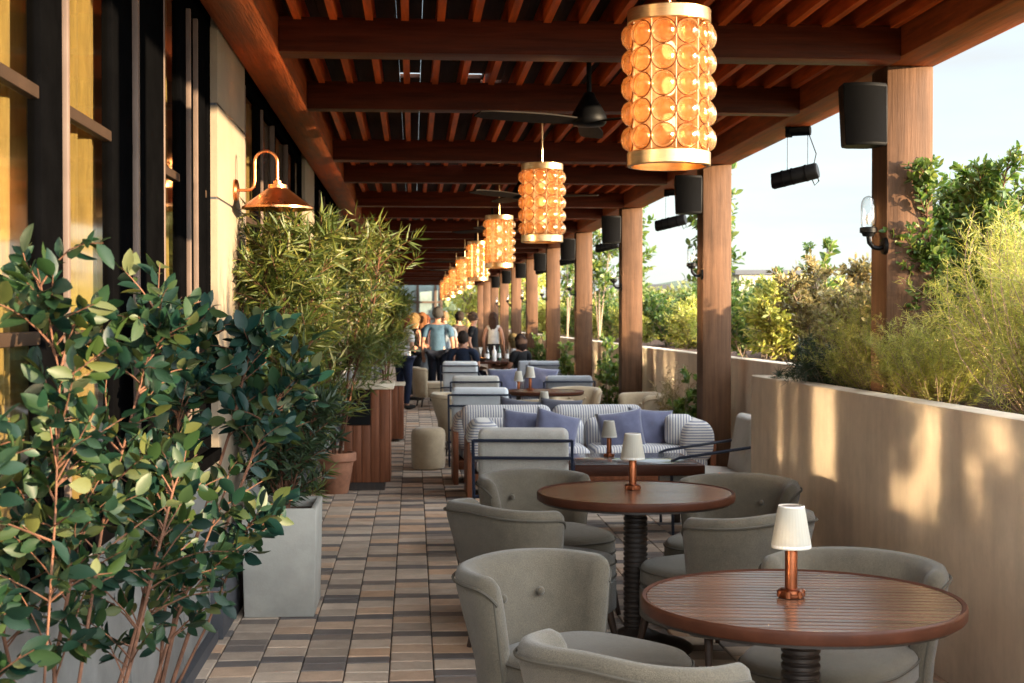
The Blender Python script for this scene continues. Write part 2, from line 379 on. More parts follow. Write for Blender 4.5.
def pavers():
    rg = random.Random(3); mb = MB()
    mb.cur = 2; mb.add([(-1.1, -1.5, -.012), (3.06, -1.5, -.012), (3.06, 47, -.012), (-1.1, 47, -.012)], [(0, 1, 2, 3)])
    w = .1985; x = -1.1; ci = 0
    while x < 3.05:
        y = -1.5 - rg.random()*.3; k = ci*2 % 3 + (1 if rg.random() < .3 else 0)
        while y < 47:
            dark = (k % 3 == 0) if rg.random() > .06 else not (k % 3 == 0)
            l = (.100 if dark else .136) + rg.uniform(-.006, .006)
            mb.cur = 1 if dark else 0
            g = .003; z = rg.uniform(-.0015, .0015); t = rg.uniform(-.0012, .0012); u = rg.uniform(-.0012, .0012)
            x0, x1, y0, y1 = x+g, min(x+w, 3.055)-g, y+g, y+l-g; e = .004
            v = [(x0, y0, -.012), (x1, y0, -.012), (x1, y1, -.012), (x0, y1, -.012),
                 (x0, y0, z-.004), (x1, y0, z-.004), (x1, y1, z-.004), (x0, y1, z-.004),
                 (x0+e, y0+e, z+t+u), (x1-e, y0+e, z-t+u), (x1-e, y1-e, z-t-u), (x0+e, y1-e, z+t-u)]
            f = [(0, 1, 5, 4), (1, 2, 6, 5), (2, 3, 7, 6), (3, 0, 4, 7), (4, 5, 9, 8), (5, 6, 10, 9), (6, 7, 11, 10), (7, 4, 8, 11), (8, 9, 10, 11)]
            mb.add(v, f)
            y += l; k += 1
        x += w; ci += 1
    o = MB.build(mb, 'paving', [MT['paver_light'], MT['paver_dark'], MT['grout']], smooth=False)
    tag(o, kind='structure')
pavers()

# near planter wall and garden wall
t = thing('planter_wall', 'cream stucco planter wall beside the round tables, with patchy window light on it', 'wall', (2.3, 3, 0))
mb = MB(); mb.box(0, .14, -6, 4.4, 0, 1.19); mb.box(.14, .75, 4.26, 4.4, 0, 1.19)
mb.build('wall_body', MT['stucco_wall'], t, bevel=.012)
t = thing('garden_wall', 'long low cream wall running behind the posts to the far end', 'wall', (3.05, 7.4, 0))
mb = MB(); mb.box(0, .14, 0, 39, 0, 1.205); mb.build('wall_body', MT['stucco_wall'], t, bevel=.012)
mb = MB(); mb.box(5.6, 5.75, -4, 46, -.6, 1.1); t = thing('retaining_wall', 'outer retaining wall behind the planted bed', 'wall', (0, 0, 0)); mb.build('wall_body', MT['stucco_wall'], t)

def soil():
    n = 60; vs = []; fs = []; rg = random.Random(5)
    ys = np.linspace(-4, 46, 260); xs = np.linspace(2.43, 5.61, 22)
    for y in ys:
        for x in xs:
            xx = x if y < 7.25 else 3.18 + (x-2.43)*(5.61-3.18)/(5.61-2.43)
            edge = min(1, (x-2.43)/.25)
            vs.append((xx, y, 1.10 + edge*(.05*math.sin(x*3+y*1.7) + rg.uniform(0, .05))))
    nx = len(xs)
    for i in range(len(ys)-1):
        for j in range(nx-1): fs.append((i*nx+j, i*nx+j+1, (i+1)*nx+j+1, (i+1)*nx+j))
    mb = MB(); mb.add(vs, fs); tag(mb.build('soil', MT['soil']), kind='structure')
soil()

# ------------------------------------------------------------------ pergola
P = thing('pergola', 'red stained timber pergola with posts, beams and close rafters over the terrace', 'pergola', (0, 0, 0))
BB = 2.985
mb = MB(); mb.box(-.945, -.70, 1.95, 46, BB, BB+.36); mb.build('side_beam', MT['wood_side'], P, bevel=.008)
mb = MB(); mb.box(2.622, 2.912, 1.95, 46, BB, BB+.40); mb.build('side_beam', MT['wood_side'], P, bevel=.008)
YP = [6.1+3.9*k for k in range(-1, 11)]
for k, y in enumerate(YP):
    mb = MB(); mb.box(2.635, 2.900, y-.09, y+.12, 0, BB-.002)
    po = mb.build('post', MT['post'], P, bevel=.008)
    mb = MB(); mb.box(2.625, 2.910, y-.098, y+.128, .001, .09); mb.build('post_base', MT['steel'], po, bevel=.004)
cb0 = None
for k in range(-2, 11):
    for off, w in ((5.85, .20), (7.38, .15)):
        y = off+3.9*k
        if not 1.95 < y < 45.7: continue
        if cb0 is None or True:
            mb = MB(); mb.box(-.699, 2.621, y-w*.39+.03, y+w*.39+.03, BB-.018, BB+.165)
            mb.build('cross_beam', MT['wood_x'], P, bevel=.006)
x = -.60
while x < 2.60:
    mb = MB(); mb.box(x-.020, x+.020, 1.95, 46, BB+.15, BB+.30)
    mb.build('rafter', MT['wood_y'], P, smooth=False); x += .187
rg = random.Random(11)
mb = MB(); x = -.96
gaps = [(.05, 7.7, 7.85), (.35, 7.7, 7.85), (.5, 7.9, 8.0), (0.2, 11.2, 11.35), (.4, 11.2, 11.35), (.9, 15.1, 15.3)]
while x < 2.96:
    segs = [(1.95, 46)]
    for gx, g0, g1 in gaps:
        if x <= gx < x+.145:
            segs = [q for s0, s1 in segs for q in ((s0, min(s1, g0)), (max(s0, g1), s1)) if q[1] > q[0]]
    for s0, s1 in segs: mb.box(x, x+.143, s0, s1, BB+.302, BB+.33)
    x += .145
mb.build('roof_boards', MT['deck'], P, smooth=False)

# ------------------------------------------------------------------ building on the left
B = thing('restaurant_building', 'restaurant facade of black framed windows, beige piers and pale panels', 'building', (0, 0, 0))
XW = -1.0
def piece(name, mat, bx, parent=B, bevel=.004, **k):
    mb = MB()
    for b in bx: mb.box(*b)
    return mb.build(name, mat, parent, bevel=bevel, **k)
PIERS = [(5.46, 6.34), (9.85, 10.75), (14.3, 15.2), (18.75, 19.65), (23.2, 24.1), (27.6, 28.5), (32.1, 33), (36.5, 37.4), (41, 42)]
for (a, b) in PIERS:
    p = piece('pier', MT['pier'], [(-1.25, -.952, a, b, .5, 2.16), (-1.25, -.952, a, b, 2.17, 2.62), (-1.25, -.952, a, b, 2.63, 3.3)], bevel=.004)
    piece('pier_recess', MT['plinth'], [(-1.25, -.962, a+.003, b-.003, 2.1, 2.7)], p, bevel=0)
    piece('plinth', MT['plinth'], [(-1.27, -.93, a-.02, b+.02, 0, .5)], p)
piece('head_panel', MT['steel'], [(-1.3, -.985, -2, 46, 3.0, 3.4)])
piece('parapet', MT['pier'], [(-1.45, -.95, -2, 46, 3.4, 4.2)])
def window(y0, y1, mull, sill=.95, extra=()):
    w = piece('window', MT['steel'], [(-1.05, -.98, y0, y0+.07, sill, 3.0), (-1.05, -.98, y1-.07, y1, sill, 3.0), (-1.05, -.98, y0+.07, y1-.07, 2.93, 3.0), (-1.09, -.97, y0+.07, y1-.07, sill, sill+.06)])
    mu = sorted(mull)
    for (a, b, pr) in mu:
        piece('mullion', MT['steel'], [(-1.018, -.985+pr*.6, a, b, sill+.062, 2.928)], w)
    edges = [y0+.07] + [v for a, b, pr in mu for v in (a, b)] + [y1-.07]
    for a, b in zip(edges[0::2], edges[1::2]):
        if b-a < .05: continue
        MB().add([(XW, a+.002, sill+.062), (XW, b-.002, sill+.062), (XW, b-.002, 2.928), (XW, a+.002, 2.928)], [(0, 1, 2, 3)]).build('pane', MT['window'], w, smooth=False)
        for z in (2.17, 1.52):
            piece('transom', MT['transom'], [(XW-.014, XW+.016, a+.002, b-.002, z-.018, z+.018)], w)
    for (y, t) in extra:
        piece('lit_edge_strip', MT['bronze'], [(-.999, -.966, y-t*.5, y+t*.5, sill+.062, 2.925)], w, bevel=.003)  # pale strips paint in the light caught by rounded frame edges
    piece('sill', MT['steel'], [(-1.1, -.93, y0, y1, sill-.06, sill-.002)], w)
    for a in np.arange(y0, y1-.1, .9):
        piece('lower_panel', MT['panel'], [(-1.12, -.985, a+.01, min(a+.89, y1-.01), .06, sill-.062)], w)
    piece('kick_strip', MT['plinth'], [(-1.1, -.95, y0, y1, 0, .058)], w, bevel=0)
    return w
window(-1.5, 5.42, [(.6, .75, 0), (2.98, 3.155, .01), (3.68, 3.94, .005), (4.0, 4.36, .03), (4.74, 4.86, .005), (4.9, 5.0, .01), (5.08, 5.25, .02)], extra=[(3.17, .02), (3.965, .03), (4.375, .02), (4.88, .016), (5.04, .014)])
for i in range(len(PIERS)-1):
    a, b = PIERS[i][1]+.02, PIERS[i+1][0]-.02
    s = (b-a)
    window(a, b, [(a+s*.2, a+s*.2+.12, .01), (a+s*.42, a+s*.42+.1, .02), (a+s*.66, a+s*.66+.12, .01), (a+s*.83, a+s*.83+.08, 0)],
           extra=[(a+.1, .014), (a+s*.2+.15, .014), (a+s*.42-.03, .014), (a+s*.66-.03, .012)])
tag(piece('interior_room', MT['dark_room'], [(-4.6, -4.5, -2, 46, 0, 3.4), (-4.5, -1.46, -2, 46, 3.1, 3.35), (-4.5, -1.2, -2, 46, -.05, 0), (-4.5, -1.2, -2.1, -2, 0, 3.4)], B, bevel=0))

def curtain(y0, y1, seed, label):
    rg = random.Random(seed); ny = int((y1-y0)/.007); zs = np.linspace(.12, 2.95, 10); vs = []; fs = []
    ph = [rg.uniform(0, 6.3) for _ in range(3)]
    for i in range(ny+1):
        y = y0+(y1-y0)*i/ny
        for z in zs:
            a = .034*math.copysign(abs(math.sin(y*58+ph[0]+.5*math.sin(y*9+ph[1])))**.7, math.sin(y*58+ph[0]+.5*math.sin(y*9+ph[1]))) + .012*math.sin(y*21+ph[2]+z*.6)
            vs.append((-1.066+a*(.75+.25*(3-z)/3), y+.01*math.sin(z*2+y*20), z))
    n = len(zs)
    for i in range(ny):
        for j in range(n-1): fs.append((i*n+j, (i+1)*n+j, (i+1)*n+j+1, i*n+j+1))
    t = thing('curtain', label, 'curtain', (0, 0, 0), group='ochre curtains inside the windows')
    MB().add(vs, fs).build('drape', MT['curtain'], t, angle=180)
    mb = MB(); mb.tube([(-1.10, y0-.05, 2.985), (-1.10, y1+.05, 2.985)], .012); mb.build('curtain_rod', MT['bronze'], t)
curtain(1.0, 3.22, 1, 'wide ochre curtain behind the window nearest the camera')
curtain(3.26, 4.05, 2, 'narrow ochre curtain behind the glass left of the wide black mullion')
curtain(4.60, 4.76, 3, 'narrow ochre curtain in the slim pane beside the beige pier')
curtain(6.6, 7.4, 4, 'ochre curtain in the window just past the first beige pier')
# end wall and what closes the terrace
t = thing('end_window', 'tall dark framed window wall at the far end of the terrace', 'window', (0, 46.4, 0))
mb = MB(); mb.box(-1.3, 1.25, 0, .08, 0, 3.3); mb.build('pane', MT['end_glass'], t, smooth=False)
mb = MB()
for x in (-1.3, -.55, .2, .95, 1.2): mb.box(x-.05, x+.05, -.06, .0, 0, 3.3)
for z in (.05, 1.6, 2.3, 3.2): mb.box(-1.3, 1.25, -.05, -.002, z-.04, z+.04)
mb.build('frame', MT['bronze'], t, smooth=False)

# ------------------------------------------------------------------ lamps, fans, speakers
def copper_lamp():
    t = thing('wall_lamp', 'first copper gooseneck wall lamp, on the near beige pier', 'wall lamp', (-.952, 5.95, 2.26), group='copper gooseneck lamps on the piers')
    mb = MB(); pr = [(0.001, 0), (.055, 0), (.06, .008), (.055, .02), (.03, .026), (.001, .028)]
    mb.lathe(pr, 24); o = mb.build('wall_plate', MT['copper'], t); o.rotation_euler = (0, math.pi/2, 0)
    pts = [(.02, 0, 0), (.06, 0, 0), (.09, 0, .004), (.105, 0, .02), (.11, 0, .05), (.11, 0, .14)]
    for a in range(0, 181, 15): pts.append((.17-.06*math.cos(R(a)), 0, .15+.06*math.sin(R(a))))
    pts.append((.23, 0, .05))
    mb = MB(); mb.tube(pts, .008, 10); mb.build('gooseneck_arm', MT['copper'], t)
    mb = MB(); mb.lathe([(.012, .055), (.022, .05), (.022, .035), (.05, .03), (.05, .012), (.062, .005), (.182, -.085), (.19, -.09), (.19, -.1), (.184, -.098), (.06, -.005), (.001, .0)], 40, (.23, 0, 0))
    mb.build('lamp_shade', MT['copper'], t, angle=50)
    mb = MB(); mb.ell((.23, 0, -.05), (.03, .03, .04)); mb.build('bulb', MT['plate'], t)
    return t
cl = copper_lamp()
for i, (a, b) in enumerate(PIERS[1:5]):
    dup(cl, (-.952, a+.55, 2.26), 0, '%s copper gooseneck wall lamp, on the %s beige pier' % (ORD[i+1], ORD[i+1]))

def pendant():
    t = thing('pendant_lamp', 'nearest amber bubble glass pendant lamp with brass rings, largest of the row', 'pendant lamp', (.92, 3.93, 2.12), group='amber pendant lamps hanging down the terrace')
    def ring(z0, z1, r): return [(r-.012, z0), (r, z0), (r+.003, z0+.004), (r+.003, z1-.004), (r, z1), (r-.012, z1), (r-.012, z0)]
    mb = MB(); mb.lathe(ring(0, .052, 0.147), 48); mb.build('bottom_ring', MT['brass'], t, angle=30)
    mb = MB(); mb.lathe(ring(.51, .56, 0.147), 48); mb.lathe([(.136, .552), (.001, .554)], 48); mb.build('top_ring', MT['brass'], t, angle=30)
    mb = MB()
    for k in range(10):
        a = 2*math.pi*(k+.5)/10; mb.tube([(.141*math.cos(a), .141*math.sin(a), .05), (.141*math.cos(a), .141*math.sin(a), .512)], .003, 6)
    mb.build('wire_cage', MT['brass'], t)
    g0 = None
    for r_ in range(5):
        for k in range(10):
            a = 2*math.pi*k/10; z = .098+.0915*r_
            if g0 is None:
                mb = MB(); n = 18; pr = [(.0435, -.004), (.043, .006), (.039, .017), (.031, .026), (.018, .032), (.0015, .034)]
                mb.lathe(pr, n, capt=True); mb.lathe([(.0435, -.004), (.034, -.012), (.018, -.017), (.0015, -.019)], n, capt=True)
                g0 = mb.build('glass_bubble', MT['amber'], t, angle=60); o = g0
                m2 = MB(); m2.tube([(0.044*math.cos(q*math.pi/10), 0.044*math.sin(q*math.pi/10), -.002) for q in range(21)], .0022, 6, caps=False)
                rim0 = m2.build('bubble_rim', MT['copper_stem'], g0)
            else:
                o = g0.copy(); COL.objects.link(o); o.parent = t
                rr = rim0.copy(); COL.objects.link(rr); rr.parent = o
            o.location = (.139*math.cos(a), .139*math.sin(a), z)
            o.rotation_euler = Matrix(((-math.sin(a), 0, math.cos(a)), (math.cos(a), 0, math.sin(a)), (0, 1, 0))).to_euler()
    mb = MB(); mb.lathe([(.130, .055), (.130, .51)], 36); mb.build('inner_liner', MT['liner'], t)
    mb = MB()
    for z in (.16, .29, .42): mb.ell((0, 0, z), (.026, .026, .034))
    mb.build('bulb', MT['bulb'], t)
    mb = MB(); mb.tube([(0, 0, .553), (0, 0, 1.03)], .007, 8); mb.lathe([(.045, 1.0), (.045, 1.02), (.012, 1.0), (.001, .99)], 20); mb.build('hanging_rod', MT['brass'], t)
    return t
def liner_mat():
    m, nt, out = new_mat('amber_liner'); N = nt.nodes.new; L = nt.links.new
    tl = N('ShaderNodeBsdfTranslucent'); tl.inputs[0].default_value = (.92, .74, .50, 1)
    tr = N('ShaderNodeBsdfTransparent'); tr.inputs[0].default_value = (1, .84, .62, 1)
    tc = N('ShaderNodeTexCoord'); nz = N('ShaderNodeTexNoise'); nz.inputs['Scale'].default_value = 32; nz.inputs['Detail'].default_value = 5; L(tc.outputs['Object'], nz.inputs['Vector'])
    cr = ramp(nt, [(.32, (.50, .27, .11)), (.68, (.98, .80, .56))]); L(nz.outputs['Fac'], cr.inputs[0]); L(cr.outputs[0], tl.inputs[0])
    mx = N('ShaderNodeMixShader'); mx.inputs[0].default_value = .35
    L(tl.outputs[0], mx.inputs[1]); L(tr.outputs[0], mx.inputs[2]); L(mx.outputs[0], out.inputs[0]); return m
MT['liner'] = liner_mat()
pd = pendant()
def pendant_small():
    t = thing('pendant_lamp', '', 'pendant lamp', (0, 0, 0), group='amber pendant lamps hanging down the terrace')
    for c in pd.children:
        if c.name.split('.')[0] in ('bottom_ring', 'top_ring', 'wire_cage', 'inner_liner', 'bulb', 'hanging_rod'):
            k = c.copy(); COL.objects.link(k); k.parent = t
    mb = MB()
    for r_ in range(5):
        for k in range(10):
            a = 2*math.pi*k/10; z = .098+.0915*r_
            mb.ell((.145*math.cos(a), .145*math.sin(a), z), (.03, .03, .042), 10, 6)
    mb.build('glass_bubbles', MT['amber'], t, angle=60)
    return t
dup(pd, (.92, 7.83, 2.12), R(7), 'second amber bubble glass pendant lamp, just beyond the largest one')
ps = None
for k in range(2, 8):
    lab = '%s amber bubble glass pendant lamp counting from the camera' % ORD[k]
    if ps is None:
        ps = pendant_small(); ps.location = (.92, 3.93+3.9*k, 2.12); ps['label'] = lab
    else: dup(ps, (.92, 3.93+3.9*k, 2.12), R(11*k), lab)

def fan():
    t = thing('ceiling_fan', 'nearest black ceiling fan, just left of the largest amber pendant', 'ceiling fan', (1.02, 6.36, 2.70), group='black ceiling fans under the rafters')
    mb = MB(); mb.lathe([(.075, .43), (.075, .40), (.05, .37), (.015, .36), (.014, .17)], 24, capb=False); mb.build('downrod', MT['black'], t)
    mb = MB(); mb.lathe([(.012, .19), (.03, .185), (.04, .16), (.07, .11), (.098, .06), (.105, .03), (.10, .01), (.085, -.006), (.001, -.012)], 32); mb.build('motor', MT['black'], t, angle=60)
    for k in range(3):
        mb = MB(); n = 10; vs = []; fs = []
        for i in range(n+1):
            u = i/n; r = .09+.62*u; w = .045+.045*math.sin(min(1, u*1.6)*math.pi/2)-.02*u; w *= (1 if u < .95 else .7)
            tw = R(14*(1-.5*u))
            for s_, zz in ((-1, .004), (1, .004), (1, -.004), (-1, -.004)):
                vs.append((r, s_*w*math.cos(tw)+.02*u, .02+s_*w*math.sin(tw)+zz))
        for i in range(n):
            for q in range(4): fs.append((i*4+q, i*4+(q+1) % 4, i*4+4+(q+1) % 4, i*4+4+q))
        fs += [(3, 2, 1, 0), (n*4, n*4+1, n*4+2, n*4+3)]
        mb.add(vs, fs); o = mb.build('blade', MT['fan_blade'], t); o.rotation_euler = (0, 0, R(80+120*k))
    return t
f0 = fan()
for k in range(1, 6): dup(f0, (1.02, 6.36+3.9*k, 2.70), R(25*k), '%s black ceiling fan counting from the camera' % ORD[k])

def speaker():
    t = thing('loudspeaker', 'largest black loudspeaker, on the nearest post', 'loudspeaker', (2.52, 6.14, 2.54), R(0), group='black loudspeakers on the posts')
    # tapered cabinet, curved grille towards -x/-y
    mb = MB(); vs = []; fs = []
    def prof(s):
        pts = []
        for i in range(9):
            a = i/8*2-1
            pts.append((a*.12*s, -.10*s-.035*s*(1-a*a)))
        pts += [(.10*s, .05*s), (.06*s, .085*s), (-.06*s, .085*s), (-.10*s, .05*s)]
        return pts
    rows = [(0, .93), (.012, .98), (.33, 1.04), (.345, 1.0)]
    n = 13
    for z, s in rows:
        for (x, y) in prof(s): vs.append((x, y-(.03 if z < .1 else 0)+.03, z))
    for i in range(3):
        for k in range(n): fs.append((i*n+k, i*n+(k+1) % n, (i+1)*n+(k+1) % n, (i+1)*n+k))
    fs += [tuple(range(n-1, -1, -1)), tuple(range(3*n, 4*n))]
    mb.add(vs, fs); mb.build('cabinet', MT['black'], t, angle=35)
    mb = MB(); vs = []; fs = []
    for z, s in ((.016, .985), (.326, 1.04)):
        for i in range(9):
            a = (i/8*2-1)*.95; vs.append((a*.12*s, -.10*s-.035*s*(1-a*a)-.004+(.0 if z < .1 else .03), z))
    for i in range(8): fs.append((i, i+1, i+10, i+9))
    mb.add(vs, fs); mb.build('grille', MT['grille'], t, angle=180)
    br = MB(); br.box(.02, .05, .10, .135, .10, .27); br.box(-.012, .012, .10, .13, .17, .2); br.tube([(.03, .115, .13), (.12, .12, .13)], .012, 8); br.tube([(.03, .115, .24), (.12, .12, .24)], .012, 8); br.box(.115, .143, .08, .16, .08, .29)
    br.build('bracket', MT['black'], t, smooth=False)
    return t
sp = speaker(); sp.location = (2.49, 6.02, 2.53)
for k in range(1, 8):
    dup(sp, (2.49, 6.02+3.9*k, 2.53), R(0), '%s black loudspeaker counting along the posts' % ORD[k])

def hanging_tube():
    t = thing('spotlight', 'nearest black tube spotlight hung on thin cables under the roof edge', 'spotlight', (2.80, 7.95, 2.62), R(-28), group='black tube spotlights under the roof edge')
    mb = MB(); mb.tube([(-.17, 0, -.03), (-.165, 0, -.03), (.15, 0, .035), (.165, 0, .038)], [.052, .06, .06, .052], 20); mb.build('tube_body', MT['black'], t)
    mb = MB()
    for u in (-.09, -.02, .08): mb.tube([(u-.006, 0, -.03+(u+.17)*.2), (u+.006, 0, -.028+(u+.17)*.2)], .063, 20)
    mb.build('band', MT['grille'], t)
    mb = MB()
    for u in (-.06, .09): mb.tube([(u, 0, .02), (u, 0, .37)], .0025, 5)
    mb.tube([(.15, 0, .03), (.17, .01, -.04), (.14, .01, -.07), (.12, 0, -.02)], .005, 6)
    mb.tube([(.13, 0, .06), (.15, .01, .16), (.1, 0, .3)], .004, 6)
    mb.build('cable', MT['black'], t)
    mb = MB(); mb.tube([(-.04, 0, .33), (.11, 0, .33)], .035, 14); mb.box(-.07, -.03, -.03, .03, .29, .364); mb.build('mount', MT['grille'], t, smooth=True)
    return t
ht = hanging_tube()
for k in range(1, 5): dup(ht, (2.80, 7.95+3.9*k, 2.62), R(-28), '%s black tube spotlight hung under the roof edge' % ORD[k])

def sconce():
    t = thing('post_lantern', 'nearest glass jar wall lantern, on the post beside the bushy shrub', 'wall lantern', (2.635, 6.02, 1.98), group='glass jar lanterns on the posts')
    mb = MB(); mb.lathe([(.001, .02), (.045, .018), (.05, 0)], 16); o = mb.build('back_plate', MT['black'], t); o.rotation_euler = (0, -math.pi/2, 0)
    mb = MB(); mb.tube([(-.01, 0, 0), (-.04, 0, -.012), (-.07, 0, -.008), (-.095, 0, .02), (-.10, 0, .06)], .013, 10); mb.build('arm', MT['black'], t)
    mb = MB(); mb.lathe([(.001, .05), (.03, .055), (.036, .07), (.047, .075), (.047, .1), (.042, .105), (.001, .106)], 20, (-.1, 0, 0)); mb.build('lamp_holder', MT['black'], t, angle=30)
    mb = MB(); mb.lathe([(.038, .107), (.040, .13), (.041, .22), (.037, .25), (.025, .27), (.01, .278), (.001, .28)], 20, (-.1, 0, 0)); mb.build('glass_jar', MT['sconce_glass'], t, angle=60)
    mb = MB(); mb.ell((-.1, 0, .15), (.016, .016, .03)); mb.build('bulb', MT['plate'], t)
    return t
sc0 = sconce()
for k in range(1, 8): dup(sc0, (2.635, 6.02+3.9*k, 1.98), 0, '%s glass jar wall lantern counting along the posts' % ORD[k])
# ------------------------------------------------------------------ furniture
def se(a, hw, dp, n):
    s, c = math.sin(a), math.cos(a)
    return (hw*math.copysign(abs(s)**(2/n), s), -dp*math.copysign(abs(c)**(2/n), c))
def shell_path():
    A = R(76); fine = [se(-A+2*A*i/600, .262, .315, 3.6) for i in range(601)]
    d = [0]
    for p, q in zip(fine, fine[1:]): d.append(d[-1]+math.hypot(q[0]-p[0], q[1]-p[1]))
    Ltot = d[-1]
    # stations: dense near the ends for the rounding
    e = .055; us = [e*(1-math.cos(R(90*i/7))) for i in range(8)]
    mid = list(np.linspace(e, Ltot-e, 36))[1:-1]
    ss = us + mid + [Ltot-u for u in reversed(us)]
    out = []
    for s_ in ss:
        j = max(0, min(599, int(np.searchsorted(d, s_))-1))
        f = (s_-d[j])/max(1e-9, d[j+1]-d[j])
        p = (fine[j][0]+(fine[j+1][0]-fine[j][0])*f, fine[j][1]+(fine[j+1][1]-fine[j][1])*f)
        j2 = max(4, min(595, j)); tx, ty = fine[j2+4][0]-fine[j2-4][0], fine[j2+4][1]-fine[j2-4][1]
        l = math.hypot(tx, ty); nrm = (ty/l, -tx/l)
        q = min(s_, Ltot-s_); u = max(0, 1-q/e)
        out.append((p, nrm, math.sqrt(max(0, 1-u*u)), s_/Ltot))
    return out
def barrel_chair(label, loc, rz, fabric='fabric', piping='fabric_dark', group='round backed armchairs at the tables'):
    t = thing('armchair', label, 'armchair', loc, rz, group)
    st = shell_path(); vs = []; fs = []; pipe = []
    def lf(z, nr): return .075*max(0, (z-.36)/.38)*max(0, -nr[1])+.04*max(0, (z-.36)/.38)
    prof = [(-.040, .22), (-.046, .36), (-.052, .48), (-.052, .58), (-.048, .645), (-.040, .685), (-.022, .71), (0, .718), (.022, .71), (.038, .685), (.044, .645), (.045, .55), (.043, .40), (.040, .28), (.036, .18), (0, .175), (-.03, .19)]
    n = len(prof)
    for (p, nr, f, u) in st:
        dip = .012*math.cos((u-.5)*2*math.pi)   # rim lifts a touch in the middle of the back
        for (o, z) in prof:
            lean = .075*max(0, (z-.36)/.38)*max(0, -nr[1])+.04*max(0, (z-.36)/.38)
            zz = .44 + (z-.44)*(1-.0*f)
            if z > .5: zz = z - .055*(1-f) + dip*(z-.5)/.24
            w = o*max(f, .04)
            vs.append((p[0]+nr[0]*(w+lean), p[1]+nr[1]*(w+lean), zz))
        lean = .075*max(0, (.69-.36)/.38)*max(0, -nr[1])+.04*(.33/.38)
        pipe.append((p[0]+nr[0]*(.044*f+lean), p[1]+nr[1]*(.044*f+lean), .677-.055*(1-f)+dip))
    for i in range(len(st)-1):
        for k in range(n): fs.append((i*n+k, i*n+(k+1) % n, (i+1)*n+(k+1) % n, (i+1)*n+k))
    fs += [tuple(range(n-1, -1, -1)), tuple(range((len(st)-1)*n, len(st)*n))]
    mb = MB(); mb.add(vs, fs); back = mb.build('backrest', MT[fabric], t, angle=80)
    mb = MB(); mb.tube(pipe, .0055, 6)
    for side in (0, -1):
        (p, nr, f, u) = st[2 if side == 0 else -3]
        q = pipe[2 if side == 0 else -3]
        mb.tube([q]+[(p[0]+nr[0]*((.0455-.012*(.66-z_)/.4)*f+lf(z_, nr)), p[1]+nr[1]*((.0455-.012*(.66-z_)/.4)*f+lf(z_, nr)), z_) for z_ in (.62, .55, .45, .36, .28)], .005, 6)
    mb.build('piping', MT[piping], back)
    for bx in (-.10, .10):
        mb = MB(); yb = -.262 if abs(bx) < .2 else -.24
        mb.ell((bx, -.305, .585), (.016, .014, .016), 12, 8); mb.build('button', MT[fabric], back)
    # seat: rounded D
    def ringset(rows, hw, y0, y1, nn=44):
        vs = []; fs = []
        cy = (y0+y1)/2; dp = (y1-y0)/2
        for (s_, z) in rows:
            for k in range(nn):
                a = 2*math.pi*k/nn; c, s2 = math.cos(a), math.sin(a)
                x = hw*s_*math.copysign(abs(c)**(2/3.2), c); y = cy+dp*s_*math.copysign(abs(s2)**(2/3.2), s2)
                if y > cy: y += .05*s_*(1-(x/hw)**2)*((y-cy)/dp)
                vs.append((x, y, z))
        for i in range(len(rows)-1):
            for k in range(nn): fs.append((i*nn+k, i*nn+(k+1) % nn, (i+1)*nn+(k+1) % nn, (i+1)*nn+k))
        fs += [tuple(range(nn-1, -1, -1)), tuple(range((len(rows)-1)*nn, len(rows)*nn))]
        return vs, fs
    mb = MB(); mb.add(*ringset([(.93, .325), (.98, .332), (1, .35), (1, .395), (.985, .418), (.94, .434), (.8, .446), (.5, .452), (.1, .454)], .272, -.28, .31)); seat = mb.build('seat', MT[fabric], t, angle=80)
    nn = 44; vv, _ = ringset([(1.0, .345), (1.0, .408)], .274, -.282, .312, nn)
    mb = MB()
    mb.tube(vv[nn:]+[vv[nn]], .0045, 5, caps=False); mb.tube(vv[:nn]+[vv[0]], .0045, 5, caps=False); mb.build('piping', MT[piping], seat)
    mb = MB(); mb.add(*ringset([(.95, .175), (1, .19), (1, .322)], .275, -.28, .312)); mb.build('seat_base', MT[fabric], t, angle=60)
    for sx in (-1, 1):
        for sy, yy in ((1, .22), (-1, -.22)):
            mb = MB(); mb.tube([(sx*.22, yy, .19), (sx*.25, yy+sy*.035, 0)], [.021, .012], 10); mb.build('leg', MT['leg'], t)
    return t
GRP = 'round backed armchairs at the tables'
c0 = barrel_chair('grey armchair nearest the camera, seen from behind its curved back rim', (.735, 3.0, 0), facing(.60, .80))
def chair(x, y, fx, fy, label, fab=None, sc=None):
    r = dup(c0, (x, y, 0), facing(fx, fy), label, sc)
    if fab == 'tan': swap(r, {'olive_grey_weave': MT['tan'], 'piping_weave': MT['tan_piping']})
    return r
chair(.60, 3.74, .60, -.80, 'grey armchair showing its buttoned inner back, left of the front table')
chair(1.43, 3.69, -.50, -.87, 'grey armchair between the front round table and the cream wall')
chair(1.38, 4.99, -.40, .92, 'grey armchair behind the front table lamp, seen from behind, facing the second table')
chair(1.62, 5.66, -.45, -.9, 'armchair by the cream wall behind the second round table, its inner back showing')
chair(.76, 5.89, .32, -.95, 'grey armchair behind the left of the second round table, inner back towards us')
chair(.62, 5.22, .72, .69, 'grey armchair with its back to the aisle, left of the second round table')

